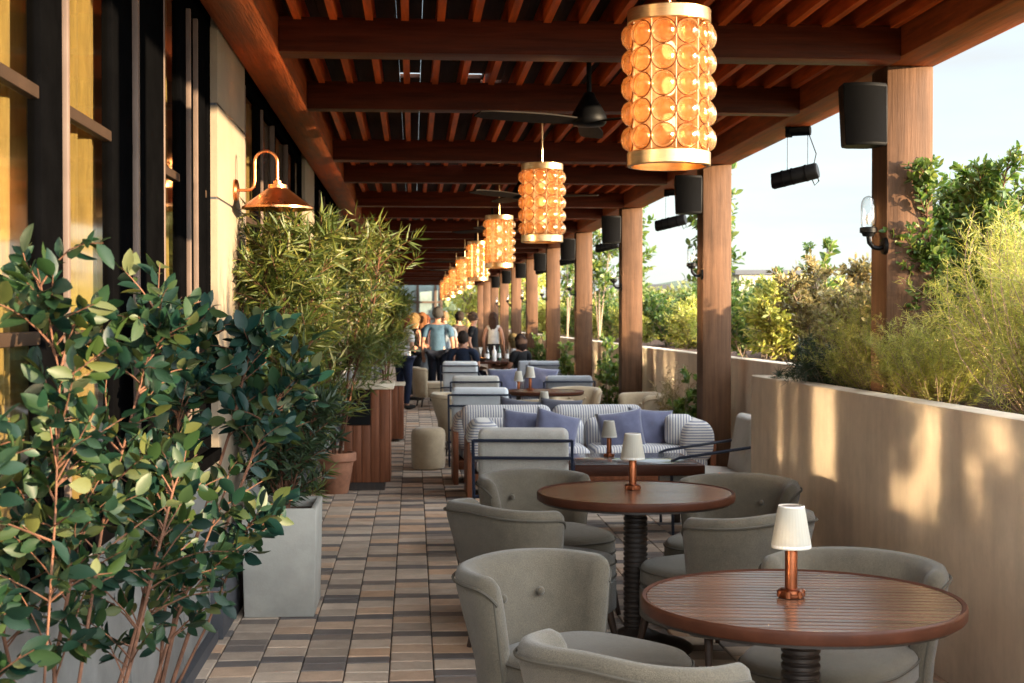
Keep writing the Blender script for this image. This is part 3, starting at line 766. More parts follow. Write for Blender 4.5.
def slat_table(label, loc, rz=R(-9), rad=.472, h=.75):
    t = thing('round_table', label, 'table', loc, rz, 'round slatted wooden tables')
    mb = MB(); mb.lathe([(rad-.016, h-.003), (rad-.005, h), (rad-.001, h-.004), (rad, h-.009), (rad, h-.032), (rad-.003, h-.038), (rad-.016, h-.038), (rad-.016, h-.003)], 96)
    mb.build('table_rim', MT['teak_rim'], t, angle=35)
    mb = MB(); r = rad-.0175; w = .0435; g = .009; y = -r
    while y < r-.004:
        y0, y1 = max(y+g/2, -r+.004), min(y+w-g/2, r-.004)
        if y1-y0 > .006:
            pts = []
            for i in range(7):
                yy = y0+(y1-y0)*i/6; pts.append((math.sqrt(max(0, r*r-yy*yy)), yy))
            poly = pts + [(-x_, y_) for x_, y_ in reversed(pts)]
            mb.prism(poly, 2, h-.034, h-.004)
        y += w
    mb.build('table_top', MT['teak'], t, smooth=False, bevel=.0015, seg=1)
    mb = MB(); mb.lathe([(.001, h-.05), (rad-.02, h-.05), (rad-.02, h-.040), (.001, h-.040)], 48); mb.build('under_disc', MT['pedestal'], t, smooth=False)
    pr = [(.11, h-.052), (.11, h-.07)]
    z = h-.072
    while z > .09:
        pr += [(.052, z), (.058, z-.006), (.058, z-.016), (.052, z-.022)]; z -= .024
    mb = MB(); mb.lathe(pr, 28); mb.build('pedestal', MT['pedestal'], t, angle=30)
    mb = MB(); mb.lathe([(.05, .1), (.09, .08), (.17, .045), (.26, .022), (.275, .012), (.275, .0), (.001, 0)], 40); mb.build('base', MT['pedestal'], t, angle=60)
    return t
T1 = (1.143, 3.187); T2 = (1.06, 5.20); T3 = (1.50, 12.65)
st0 = slat_table('front round slatted wooden table, nearest the camera', (*T1, 0))
dup(st0, (*T2, 0), R(-5), 'second round slatted wooden table, behind the front one')
dup(st0, (*T3, 0), R(3), 'round wooden table beyond the striped sofas, among tan armchairs')

def table_lamp(label, loc):
    t = thing('table_lamp', label, 'table lamp', loc, 0, 'small table lamps with white shades')
    mb = MB(); mb.lathe([(.001, 0), (.036, 0), (.038, .003), (.038, .011), (.035, .014), (.034, .022), (.030, .025), (.021, .026), (.001, .026)], 32)
    for k in range(6):
        a = k*math.pi/3; mb.lathe([(.010, .002), (.010, .02), (.004, .024), (.001, .024)], 10, (.033*math.cos(a), .033*math.sin(a), 0))
    mb.build('lamp_base', MT['copper_stem'], t, angle=35)
    mb = MB(); mb.lathe([(.0185, .026), (.0185, .165), (.016, .17), (.001, .17)], 24); mb.build('stem', MT['copper_stem'], t, angle=35)
    mb = MB(); mb.lathe([(.058, 0.147), (.0585, .155), (.0385, .27), (.037, .272), (.0365, .27), (.056, .155), (.058, 0.147)], 96, wob=lambda k, n: .012*math.sin(k*2*math.pi*32/96)); s = mb.build('lamp_shade', MT['shade'], t, angle=80)
    mb = MB(); mb.lathe([(.036, .268), (.001, .269)], 24); mb.tube([(0, 0, .17), (0, 0, .266)], .004, 6); mb.build('shade_carrier', MT['copper_stem'], s)
    for pr_ in ([(.0388, .264), (.0388, .2715), (.0375, .2725)], [(.0588, .151), (.0588, .157)]):
        mb = MB(); mb.lathe(pr_, 48); mb.build('shade_trim', MT['plate'], s)
    return t
tl = table_lamp('white shaded lamp with copper stem on the front round table', (1.118, 3.20, .747))
dup(tl, (1.06, 5.27, .747), .4, 'white shaded lamp with copper stem on the second round table')
def rounded_box(mb_parent, name, mat, size, loc, rot=(0, 0, 0), bev=.04, puff=.0):
    sx, sy, sz = size
    bm = bmesh.new(); bmesh.ops.create_cube(bm, size=1)
    for v in bm.verts: v.co = Vector((v.co.x*sx, v.co.y*sy, v.co.z*sz))
    bmesh.ops.bevel(bm, geom=bm.edges[:], offset=min(bev, .48*min(size)), segments=4, affect='EDGES', profile=.5)
    bmesh.ops.subdivide_edges(bm, edges=[e for e in bm.edges if e.calc_length() > .12], cuts=3, use_grid_fill=True)
    if puff:
        for v in bm.verts:
            u = [2*v.co.x/sx, 2*v.co.y/sy, 2*v.co.z/sz]; k = min(range(3), key=lambda i: size[i])
            o_ = [i for i in range(3) if i != k]
            f = max(0, 1-u[o_[0]]**2)*max(0, 1-u[o_[1]]**2)
            v.co[k] += math.copysign(puff*f, v.co[k]) if abs(u[k]) > .5 else 0
    me = bpy.data.meshes.new(name); bm.to_mesh(me); bm.free()
    me.polygons.foreach_set('use_smooth', [True]*len(me.polygons)); me.materials.append(mat)
    o = bpy.data.objects.new(name, me); COL.objects.link(o); o.parent = mb_parent; o.location = loc; o.rotation_euler = rot
    return o
def frame_chair(label, loc, rz, mat='cushion'):
    t = thing('lounge_chair', label, 'lounge chair', loc, rz, 'box cushioned chairs with dark tube frames')
    rounded_box(t, 'seat_cushion', MT[mat], (.60, .60, .17), (0, .04, .36), (R(3), 0, 0), .045, .015)
    rounded_box(t, 'back_cushion', MT[mat], (.60, .15, .50), (0, -.29, .60), (R(10), 0, 0), .045, .012)
    mb = MB()
    fr = []
    for s in (-1, 1):
        x = s*.325
        mb.tube([(x, -.44, .78), (x, -.36, .27), (x, -.30, 0)], .011, 8)
        mb.tube([(x, -.42, .62), (x, -.40, .66), (x, .28, .56), (x, .33, .54), (x, .335, .50), (x, .32, 0)], .011, 8)
        mb.tube([(x, -.34, .26), (x, .32, .26)], .011, 8)
    for z, y in ((.775, -.437), (.66, -.425), (.40, -.385), (.27, -.362)): mb.tube([(-.325, y, z), (.325, y, z)], .011, 8)
    mb.tube([(-.325, .32, .26), (.325, .32, .26)], .011, 8)
    for y in (-.2, 0, .2): mb.tube([(-.325, y, .262), (.325, y, .262)], .008, 6)
    mb.build('frame', MT['navy_metal'], t)
    return t
fc = frame_chair('pale grey box cushion chair with navy tube frame, back to us before the striped sofa', (.77, 7.52, 0), facing(.10, 1))
def fchair(x, y, fx, fy, label, mat=None):
    r = dup(fc, (x, y, 0), facing(fx, fy), label)
    if mat: swap(r, {'pale_grey_cushion': MT[mat]})
    return r
fchair(2.22, 8.15, -1, .05, 'pale box cushion chair at the right end of the coffee table, beside the wall end')
fchair(.74, 11.9, .08, 1, 'pale blue box cushion chair standing just beyond the striped sofas', 'pale_blue')
fchair(.80, 14.3, 0, 1, 'taupe grey frame chair behind the pale blue chair, seen from behind')
fchair(2.02, 14.3, .05, 1, 'slate grey frame chair right of the far lamp, seen from behind', 'slate')
fchair(.85, 19.2, .1, 1, 'pale blue frame chair at the feet of the seated man in navy', 'pale_blue')
fchair(2.3, 19.3, 0, 1, 'slate grey frame chair in front of the seated woman in black', 'slate')

def pillow(label, loc, rot, mat='pillow', s=.46):
    n = 14; vs = []; fs = []
    for side in (1, -1):
        for i in range(n+1):
            for j in range(n+1):
                u, v = i/n*2-1, j/n*2-1
                pin = 1-.10*(u*u)*(1-v*v)*0
                x = u*s/2*(1-.07*(1-abs(v))**1*0 - .06*(1-v*v)*0 + .0); z = v*s/2
                x *= 1-.07*(1-u*u)*0 - .08*(1-v*v)*abs(u)**3; z *= 1-.08*(1-u*u)*abs(v)**3
                y = side*.075*(max(0, (1-u**2)*(1-v**2)))**.42
                y += side*.006*math.sin(7*u+3*v)*max(0, (1-u**2)*(1-v**2))
                vs.append((x, y, z))
    q = (n+1)**2
    for sd in (0, 1):
        for i in range(n):
            for j in range(n):
                a = sd*q+i*(n+1)+j; fs.append((a, a+1, a+n+2, a+n+1) if sd else (a, a+n+1, a+n+2, a+1))
    o = MB().add(vs, fs)
    me = o.build('throw_pillow', MT[mat], None, angle=180)
    bm = bmesh.new(); bm.from_mesh(me.data); bmesh.ops.remove_doubles(bm, verts=bm.verts, dist=1e-4); bm.to_mesh(me.data); bm.free()
    me.location = loc; me.rotation_euler = rot
    return tag(me, label, 'pillow', 'throw pillows on the sofas')

def sofa(label, loc, rz, W=2.15, D=.82, zb=.68, arms=True):
    t = thing('sofa', label, 'sofa', loc, rz, 'striped sofas')
    mb = MB()
    for s in (-1, 1):
        mb.box(s*W/2-.025, s*W/2+.025, -D/2-.02, D/2-.08, .0, .50)
    mb.box(-W/2+.026, W/2-.026, -D/2+.02, D/2-.1, .14, .22)
    mb.build('wooden_frame', MT['cabinet_wood'], t, bevel=.008)
    for s in (-1, 1):
        rounded_box(t, 'seat_cushion', MT['stripe_x'], (W/2-.06, D-.22, .22), (s*(W/4-.015), .04, .335), (0, 0, 0), .06, .02)
    for s in (-1, 1):
        rounded_box(t, 'back_cushion', MT['stripe_x'], (W/2-.05, .22, zb-.36), (s*(W/4-.02), -D/2+.13, .30+(zb-.30)/2+.02), (R(8), 0, 0), .085, .03)
    if arms:
        for s in (-1, 1):
            mb = MB(); n = 22; vs = []; fs = []
            prof = []
            for k in range(n):
                a = 2*math.pi*k/n; prof.append((s*(W/2-.13)+.15*math.copysign(abs(math.cos(a))**.8, math.cos(a)), .49+.19*math.copysign(abs(math.sin(a))**.8, math.sin(a))))
            ys = [-D/2+.04, -D/2+.05, -D/2+.1, -D/2+.2, 0, D/2-.16, D/2-.09, D/2-.06, D/2-.055]; sc = [.3, .8, .97, 1, 1, 1, .94, .75, .3]
            cx, cz = s*(W/2-.13), .49
            for y, q in zip(ys, sc):
                for (x, z) in prof: vs.append((cx+(x-cx)*q, y, cz+(z-cz)*q))
            for i in range(len(ys)-1):
                for k in range(n): fs.append((i*n+k, i*n+(k+1) % n, (i+1)*n+(k+1) % n, (i+1)*n+k))
            fs += [tuple(range(n-1, -1, -1)), tuple(range((len(ys)-1)*n, len(ys)*n))]
            mb.add(vs, fs); mb.build('bolster_arm', MT['stripe_z'], t, angle=80)
    mb = MB()
    for sx in (-1, 1):
        for y in (-D/2+.05, D/2-.16): mb.box(sx*(W/2-.2)-.025, sx*(W/2-.2)+.025, y-.025, y+.025, 0, .139)
    mb.build('feet', MT['leg'], t, smooth=False)
    return t
MT['stripe_z'] = stripe_mat('navy_pinstripe_z', 'Z', (.60, .58, .55), (.17, .18, .25), .024)
sofa('striped sofa with round bolster arms, facing us behind the coffee table', (1.57, 9.83, 0), math.pi)
sofa('striped sofa turned away, back to back with the one holding indigo pillows', (1.33, 10.75, 0), 0, W=1.85, zb=.76, arms=True)
sofa('far pale striped sofa beyond the round table with tan chairs', (1.45, 14.9, 0), math.pi, W=1.1, zb=.75, arms=False)
pillow('indigo pillow leaning at the left end of the near striped sofa', (.98, 9.80, .565), (R(-20), R(6), R(-6)), s=.40)
pillow('indigo pillow tilted in front of the left cushion, beside the grey chair back', (1.26, 9.68, .56), (R(-24), R(16), R(8)), s=.42)
pillow('indigo pillow behind the coffee table lamp, right of centre', (1.86, 9.76, .555), (R(-22), R(-8), R(-4)), s=.42)
pillow('indigo pillow next to the right bolster of the near striped sofa', (2.14, 9.82, .565), (R(-20), R(5), R(6)), s=.42)
o = rounded_box(None, 'throw_pillow', MT['stripe_x'], (.26, .16, .28), (2.37, 9.72, .585), (R(-10), 0, R(-10)), .07, .03); tag(o, 'small striped pillow against the right bolster arm', 'pillow', 'throw pillows on the sofas')
pillow('charcoal pillow on the sofa turned away, its top just showing', (1.02, 10.64, .60), (R(14), R(8), 0), 'pillow_dark', .42)
pillow('second charcoal pillow showing above the back of the sofa turned away', (1.42, 10.64, .60), (R(14), R(4), R(5)), 'pillow_dark', .42)
pillow('bright indigo pillow at the left of the far pale sofa', (1.22, 14.95, .70), (R(-14), 0, R(6)), s=.42)
pillow('indigo pillow at the right of the far pale sofa', (1.72, 14.9, .70), (R(-14), R(8), R(-8)), s=.46)

def coffee_table():
    t = thing('coffee_table', 'low wooden coffee table with a glossy dark top before the sofa', 'coffee table', (1.58, 8.1, 0), R(0))
    mb = MB(); mb.box(-.50, .50, -.45, .45, .455, .53); mb.build('table_frame', MT['teak_rim'], t, bevel=.006)
    mb = MB(); mb.box(-.455, .455, -.405, .405, .531, .538); mb.build('table_top', MT['glass_top'], t, bevel=.002)
    for sx in (-1, 1):
        for sy in (-1, 1):
            mb = MB(); mb.box(sx*.45-.03, sx*.45+.03, sy*.4-.03, sy*.4+.03, 0, .454); mb.build('leg', MT['leg'], t, bevel=.004)
coffee_table()
dup(tl, (1.47, 8.2, .538), .2, 'white shaded lamp on the low coffee table before the striped sofa')
# low round side table with lamp past the sofas
t = thing('side_table', 'low round side table between the sofa turned away and a tan chair', 'side table', (1.36, 11.38, 0))
mb = MB(); mb.lathe([(.001, .52), (.2, .52), (.2, .55), (.001, .55)], 32); mb.build('table_top', MT['teak_rim'], t, angle=30)
mb = MB(); mb.lathe([(.03, .519), (.03, .05), (.16, .02), (.16, 0), (.001, 0)], 20); mb.build('pedestal', MT['pedestal'], t, angle=30)
dup(tl, (1.36, 11.38, .55), .7, 'white shaded lamp on the low side table past the striped sofas')
dup(tl, (1.36, 12.75, .747), .9, 'white shaded lamp on the round table among tan armchairs')
t = thing('side_table', 'second low side table beside the far pale sofa', 'side table', (1.32, 13.75, 0))
mb = MB(); mb.lathe([(.001, .62), (.2, .62), (.2, .65), (.001, .65)], 32); mb.build('table_top', MT['teak_rim'], t, angle=30)
mb = MB(); mb.lathe([(.03, .619), (.03, .05), (.16, .02), (.16, 0), (.001, 0)], 20); mb.build('pedestal', MT['pedestal'], t, angle=30)
dup(tl, (1.32, 13.75, .65), 1.2, 'dim white shaded lamp on the side table by the far pale sofa')
chair(.66, 12.75, .95, -.2, 'tan armchair at the aisle edge, side on, past the striped sofas', 'tan')
chair(1.42, 11.92, .05, 1, 'tan armchair seen from behind, centre of the round table past the sofas', 'tan')
chair(2.34, 12.55, -.85, -.3, 'broad tan armchair by the post, facing the aisle', 'tan', (1.15, 1.15, 1.0))
chair(1.95, 13.55, -.3, -.95, 'tan armchair on the far side of the round table past the sofas', 'tan')
chair(.36, 19.9, .93, .2, 'tan armchair at the aisle edge beside the standing people', 'tan')
t = thing('pouf', 'round beige pouf in the aisle beside the striped sofas', 'pouf', (.16, 11.55, 0))
mb = MB(); mb.lathe([(.001, .01), (.16, .01), (.175, .03), (.18, .1), (.18, .36), (.17, .41), (.14, .435), (.001, .44)], 32); mb.build('cushion_body', MT['tan'], t, angle=60)
mb = MB(); mb.tube([(.181, -.02, .28), (.19, -.04, .24), (.182, -.08, .22)], .01, 8); mb.build('handle_strap', MT['leg'], t)

# dining table with people at the far end
t = thing('dining_table', 'long dark dining table laid with bottles, where people sit', 'table', (1.62, 22.4, 0))
mb = MB(); mb.box(-.55, .55, -1.2, 1.2, .70, .74); mb.build('table_top', MT['teak_rim'], t, bevel=.006)
for sx in (-1, 1):
    for sy in (-1, 1):
        mb = MB(); mb.box(sx*.48-.03, sx*.48+.03, sy*1.1-.03, sy*1.1+.03, 0, .699); mb.build('leg', MT['leg'], t, smooth=False)
def bottle(x, y, mat, label, s=1):
    t = thing('bottle', label, 'bottle', (x, y, .74), 0, 'bottles and carafes on the dining table')
    mb = MB(); mb.lathe([(.001, 0), (.036*s, 0), (.038*s, .01), (.038*s, .18), (.03*s, .21), (.014*s, .24), (.013*s, .29), (.016*s, .292), (.016*s, .305), (.001, .306)], 16); mb.build('bottle_body', mat, t, angle=50)
    mb = MB(); mb.lathe([(.039*s, .06), (.039*s, .15)], 16); mb.build('paper_band', MT['plate'], t)
bottle(1.46, 21.75, MT['clear'], 'clear carafe at the left of the dining table', 1.3)
bottle(1.62, 21.95, MT['plate'], 'white bottle in the middle of the dining table', 1.2)
bottle(1.74, 22.2, MT['bottle_green'], 'green bottle towards the back of the dining table')
bottle(1.86, 21.8, MT['clear'], 'clear bottle near the woman in black')
def bowl(x, y, label, c):
    t = thing('bowl', label, 'bowl', (x, y, .74), 0, 'bowls on the dining table')
    mb = MB(); mb.lathe([(.001, .004), (.05, 0), (.09, .03), (.11, .07), (.104, .07), (.085, .034), (.045, .01), (.001, .01)], 24); mb.build('bowl_body', MT['pedestal'], t)
    mb = MB(); mb.ell((0, 0, .05), (.085, .085, .035)); mb.build('food', cloth(c), t)
bowl(1.36, 21.7, 'dark bowl of orange food at the near end of the dining table', (.5, .2, .05))
bowl(1.55, 22.6, 'dark bowl of green salad at the back of the dining table', (.12, .2, .04))
for i, (x, y) in enumerate([(1.3, 22.1), (1.78, 21.65), (1.95, 22.4), (1.5, 22.2)]):
    t = thing('tumbler', '%s on the dining table' % ['drinking glass beside the orange food bowl', 'drinking glass at the near right corner', 'drinking glass at the right side', 'drinking glass in the centre'][i], 'glass', (x, y, .74), 0, 'drinking glasses on the dining table')
    mb = MB(); mb.lathe([(.001, 0), (.03, 0), (.036, .1), (.034, .1), (.028, .006), (.001, .006)], 16); mb.build('glass_body', MT['clear'], t)

# planters, pot, stand
def concrete_planter(x0, x1, y0, y1, h, label, mat):
    cx, cy = (x0+x1)/2, (y0+y1)/2; hx, hy = (x1-x0)/2, (y1-y0)/2
    t = thing('planter', label, 'planter', (cx, cy, 0))
    mb = MB(); w = .03; k = .94
    def ring(sx, sy, z): return [(-sx, -sy, z), (sx, -sy, z), (sx, sy, z), (-sx, sy, z)]
    vs = ring(hx*k, hy*k, 0)+ring(hx, hy, h)+ring(hx-w, hy-w, h)+ring(hx-w, hy-w, h-.06)
    fs = [(3, 2, 1, 0)]
    for i in range(3):
        for q in range(4): fs.append((i*4+q, i*4+(q+1) % 4, i*4+4+(q+1) % 4, i*4+4+q))
    mb.add(vs, fs); mb.build('planter_box', MT[mat], t, bevel=.008)
    mb = MB(); mb.box(-hx+w, hx-w, -hy+w, hy-w, h-.12, h-.055); mb.build('potting_soil', MT['soil'], t, smooth=False)
concrete_planter(-.90, -.51, 5.76, 6.3, .575, 'square grey concrete planter by the aisle', 'concrete')
concrete_planter(-.93, -.70, 1.2, 3.6, .48, 'long dark planter holding the leathery shrubs under the window', 'plinth')
t = thing('flower_pot', 'weathered terracotta pot between planter and wooden stand', 'flower pot', (-.69, 10.0, 0))
mb = MB(); mb.lathe([(.001, .0), (.10, 0), (.105, .01), (.15, .27), (.155, .29), (.172, .292), (.178, .30), (.178, .365), (.17, .372), (.152, .37), (.148, .32), (.001, .315)], 36); mb.build('pot_body', MT['terracotta'], t, angle=35)
t = thing('host_stand', 'wooden slatted host stand with a pale stone top', 'stand', (-.42, 10.35, 0))
mb = MB()
for i in range(7): mb.box(.19, .212, -.30+i*.088, -.30+i*.088+.082, .08, .93)
for i in range(5): mb.box(-.21+i*.082, -.21+i*.082+.077, -.322, -.302, .08, .93 if i > 2 else .60)
mb.build('slat_cladding', MT['cabinet_wood'], t, bevel=.003)
mb = MB(); mb.box(-.2, .188, -.299, .3, .08, .93); mb.build('cabinet_body', MT['cabinet_wood'], t, smooth=False)
mb = MB(); mb.box(-.215, .03, -.318, -.302, .605, .93); mb.build('opening_shade_panel', MT['black'], t, smooth=False)  # flat black panel paints the shade inside an opening; the body is solid
mb = MB(); mb.box(-.235, .245, -.345, .33, .931, .985); mb.build('stone_top', MT['cab_top'], t, bevel=.008)
mb = MB(); mb.box(-.17, .16, -.26, .26, 0, .079); mb.build('base', MT['leg'], t, smooth=False)
t = thing('wooden_planter', 'tall dark wooden planter beyond the host stand', 'planter', (-.33, 14.3, 0))
mb = MB()
for i in range(6): mb.box(-.2+i*.068, -.2+i*.068+.063, -.22, -.2, .04, .72)
for i in range(6): mb.box(.19, .21, -.2+i*.068, -.2+i*.068+.063, .04, .72)
mb.build('slat_cladding', MT['cabinet_wood'], t, bevel=.003)
mb = MB(); mb.box(-.2, .189, -.199, .2, .03, .72); mb.build('planter_body', MT['leg'], t, smooth=False)
mb = MB(); mb.box(-.22, .23, -.24, .22, .721, .755); mb.build('top_rim', MT['cab_top'], t, bevel=.005)
# ------------------------------------------------------------------ plants
def tmpl_oval(fold=.16, curl=.12):
    rows = [(0.18, .34), (.42, .50), (.68, .43), (.88, .22)]
    v = [(0, 0, 0)]
    for u, w in rows:
        z = -curl*u*u
        v += [(u, -w, z+fold*w), (u, 0, z), (u, w, z+fold*w)]
    v.append((1, 0, -curl))
    f = [(0, 2, 1), (0, 3, 2)]
    for i in range(3):
        a = 1+3*i; f += [(a, a+1, a+4, a+3), (a+1, a+2, a+5, a+4)]
    f += [(10, 11, 13), (11, 12, 13)]
    return np.array(v, float), f
def tmpl_narrow():
    return np.array([(0, 0, 0), (.35, -.5, .03), (.4, 0, -.02), (.35, .5, .03), (1, 0, -.12)], float), [(0, 2, 1), (0, 3, 2), (1, 2, 4), (2, 3, 4)]
def tmpl_strand():
    return np.array([(0, -.5, 0), (0, .5, 0), (.35, -.42, .05), (.35, .42, .05), (.7, -.3, .02), (.7, .3, .02), (1, 0, -.1)], float), [(0, 1, 3, 2), (2, 3, 5, 4), (4, 5, 6)]
def tmpl_diamond():
    return np.array([(0, 0, 0), (.5, -.5, .06), (1, 0, -.05), (.5, .5, .06)], float), [(0, 1, 2, 3)]
TM = {'oval': tmpl_oval(), 'narrow': tmpl_narrow(), 'strand': tmpl_strand(), 'diamond': tmpl_diamond()}
def leaves_obj(name, kind, P_, D_, L_, W_, rng, mat, parent, upbias=.6):
    P_ = np.asarray(P_, float); D_ = np.asarray(D_, float); n = len(P_)
    D_ /= np.linalg.norm(D_, axis=1, keepdims=True)+1e-9
    up = rng.normal(size=(n, 3))*(1-upbias); up[:, 2] += upbias
    S = np.cross(up, D_); S /= np.linalg.norm(S, axis=1, keepdims=True)+1e-9
    U = np.cross(D_, S)
    tv, tf = TM[kind]; m = len(tv)
    L_ = np.asarray(L_, float).reshape(n, 1, 1); W_ = np.asarray(W_, float).reshape(n, 1, 1)
    V = P_[:, None, :] + D_[:, None, :]*(tv[None, :, 0:1]*L_) + S[:, None, :]*(tv[None, :, 1:2]*W_) + U[:, None, :]*(tv[None, :, 2:3]*L_)
    flat = np.concatenate([np.array(f) for f in tf]); sizes = np.array([len(f) for f in tf])
    F = (flat[None, :] + (np.arange(n)*m)[:, None]).ravel()
    return np_obj(name, V.reshape(-1, 3), F, np.tile(sizes, n), mat, parent, smooth=(kind == 'oval'))

def curve_pts(a, b, sag, n, rng, wob=.02):
    a, b = np.array(a, float), np.array(b, float); out = []
    off = rng.normal(size=3)*wob
    for i in range(n+1):
        u = i/n; p = a+(b-a)*u; p = p+off*math.sin(u*math.pi); p[2] += sag*math.sin(u*math.pi); out.append(p)
    return out
def plant(name, label, cat, loc, stems, seed, twigs, twlen, leaf, kind, L, W, mat, bark, per=10, tmin=.3, clumps=None, group=None, up=.35, spread=1.0, lj=.3, upbias=.6, outward=None, rs=.009, tip=None):
    """stems: list of (polyline, radius); twigs leave the stems, leaves sit along the twigs."""
    rng = np.random.default_rng(seed); t = thing(name, label, cat, loc, 0, group)
    if tuple(loc) == (0, 0, 0): stems = [([(p[0], p[1]*KY, p[2]) for p in pl], r) for pl, r in stems]
    mb = MB(); Pp = []; Dd = []; Ll = []; Ww = []
    for pl, r in stems:
        pl = [np.array(p, float) for p in pl]
        mb.tube(pl, [r*(1-.6*i/(len(pl)-1)) for i in range(len(pl))], 7)
    lens = np.array([sum(np.linalg.norm(b-a) for a, b in zip(map(np.array, pl), map(np.array, pl[1:]))) for pl, r in stems]); pr = lens/lens.sum()
    for k in range(twigs):
        si = rng.choice(len(stems), p=pr); pl = [np.array(p, float) for p in stems[si][0]]
        u = tmin+(1-tmin)*rng.random()**.8
        q = u*(len(pl)-1); i = min(int(q), len(pl)-2); s = pl[i]+(pl[i+1]-pl[i])*(q-i)
        d = rng.normal(size=3); d[2] = abs(d[2])*.6+up
        d[0] *= spread; d[1] *= spread
        if outward is not None: d += np.array(outward)
        ax = (pl[i+1]-pl[i]); ax /= np.linalg.norm(ax)
        d = d/np.linalg.norm(d)+.35*ax; d /= np.linalg.norm(d)
        tl_ = twlen*rng.uniform(.45, 1.15)*(1.15-.5*u)
        e = s+d*tl_; e[2] -= .12*tl_*rng.random()
        pts = curve_pts(s, e, .06*tl_, 4, rng, .04*tl_)
        mb.tube(pts, [rs*.4*(1-.15*j) for j in range(5)], 4, caps=False)
        nl = max(2, int(per*rng.uniform(.7, 1.3)))
        for j in range(nl):
            v = .2+.8*(j+rng.random()*.6)/nl; v = min(v, 1); qq = v*4; ii = min(int(qq), 3); p = pts[ii]+(pts[ii+1]-pts[ii])*(qq-ii)
            td = pts[ii+1]-pts[ii]; td /= np.linalg.norm(td)
            side = rng.normal(size=3); side -= td*side.dot(td); side /= np.linalg.norm(side)+1e-9
            dd = side*(1.0 if v < .93 else .35)+td*rng.uniform(.35, .9); dd[2] += .12
            Pp.append(p); Dd.append(dd); l = L*rng.uniform(1-lj, 1+lj); Ll.append(l); Ww.append(W*l/L*rng.uniform(.85, 1.15))
    mb.build('stem', MT[bark], t)
    leaves_obj(leaf, kind, Pp, Dd, Ll, Ww, rng, MT[mat], t, upbias)
    return t
def poly(*p): return list(p)

# foreground leathery shrubs (bases in the long dark planter)
plant('leathery_shrub', 'tall leathery leaf shrub in the left foreground, against the ochre window', 'shrub', (0, 0, 0),
      [(poly((-.80, 2.35, .4), (-.78, 2.37, .8), (-.765, 2.40, 1.15), (-.76, 2.42, 1.45), (-.80, 2.4, 1.68)), 0.0036),
       (poly((-.86, 2.3, .4), (-.90, 2.3, .9), (-.93, 2.3, 1.35)), 0.0065),
       (poly((-.78, 2.4, .4), (-.74, 2.5, .8), (-.72, 2.6, 1.1), (-.66, 2.72, 1.42), (-.62, 2.75, 1.58)), 0.0050)],
      21, 92, .24, 'foliage', 'oval', .049, .025, 'leaf_big', 'bark', per=11, tmin=.35, up=.15, upbias=.3, lj=.48, rs=.0065, outward=(.25, 0, 0))
plant('leathery_shrub', 'dense low leathery leaf shrub filling the lower left foreground', 'shrub', (0, 0, 0),
      [(poly((-.80, 2.5, .4), (-.80, 2.5, .8), (-.75, 2.55, 1.12)), 0.0072),
       (poly((-.76, 2.6, .4), (-.68, 2.7, .75), (-.60, 2.8, 1.15)), 0.0079),
       (poly((-.80, 2.7, .4), (-.70, 2.85, .8), (-.64, 2.95, 1.2)), 0.0072),
       (poly((-.74, 2.9, .4), (-.66, 3.0, .7), (-.52, 3.1, 1.1)), 0.0065),
       (poly((-.86, 2.6, .4), (-.95, 2.6, .85), (-.9, 2.7, 1.25)), 0.0065)],
      22, 128, .27, 'foliage', 'oval', .047, .024, 'leaf_big', 'bark', per=11, tmin=.42, up=.0, upbias=.3, lj=.48, rs=.0065, outward=(.15, -.05, 0))
plant('leathery_shrub', 'teal leaved shrub leaning into the aisle before the concrete planter', 'shrub', (0, 0, 0),
      [(poly((-.78, 3.4, .4), (-.72, 3.6, .8), (-.62, 3.8, 1.2), (-.56, 3.9, 1.5)), 0.0079),
       (poly((-.76, 3.45, .4), (-.66, 3.6, .75), (-.54, 3.7, 1.1), (-.42, 3.75, 1.38)), 0.0072),
       (poly((-.80, 3.5, .4), (-.80, 3.7, .9), (-.78, 3.8, 1.5)), 0.0065),
       (poly((-.74, 3.3, .4), (-.62, 3.35, .65), (-.5, 3.4, .95)), 0.0058)],
      23, 112, .28, 'foliage', 'oval', .059, .030, 'leaf_teal', 'bark', per=10, tmin=.62, up=.1, upbias=.3, lj=.48, rs=.0065, outward=(.2, 0, 0))
# narrow leaved bushes
def podo(label, base, h, r, seed, tw, lean=(0, 0), L=.115, per=20, z0=.1, W=.0135):
    rg = np.random.default_rng(seed); st = []
    for k in range(7):
        a = rg.uniform(0, 6.28); q = r*rg.uniform(.15, .6)
        st.append((poly((.03*math.cos(a), .03*math.sin(a), 0), (q*.5*math.cos(a)+lean[0]*.3, q*.5*math.sin(a)+lean[1]*.3, h*.4), (q*math.cos(a)+lean[0]*.7, q*math.sin(a)+lean[1]*.7, h*.72), (q*1.1*math.cos(a)+lean[0], q*1.1*math.sin(a)+lean[1], h*rg.uniform(.82, 1))), .010))
    return plant('podocarpus_bush', label, 'bush', base, st, seed, tw, r*1.15, 'foliage', 'narrow', L, W, 'leaf_podo', 'bark', per=per, tmin=z0, up=.3, upbias=.3)
podo('narrow leaved bush growing from the square concrete planter', (-.71, 6.03, .51), 1.5, .36, 31, 260, lean=(-.06, .05))
podo('large golden narrow leaved bush in the terracotta pot', (-.69, 10.0, .32), 1.9, .58, 32, 225, lean=(.12, -.25), L=.135, per=22, W=.016)
podo('wispy narrow leaved bush behind the concrete planter, reaching the copper lamp', (-.80, 7.4, 0.02), 1.95, .42, 33, 135, lean=(.1, 0), L=.125, per=21)
podo('narrow leaved bush standing in the tall wooden planter', (-.36, 14.3, .72), 1.25, .27, 34, 170, L=.11, per=26, W=.016)
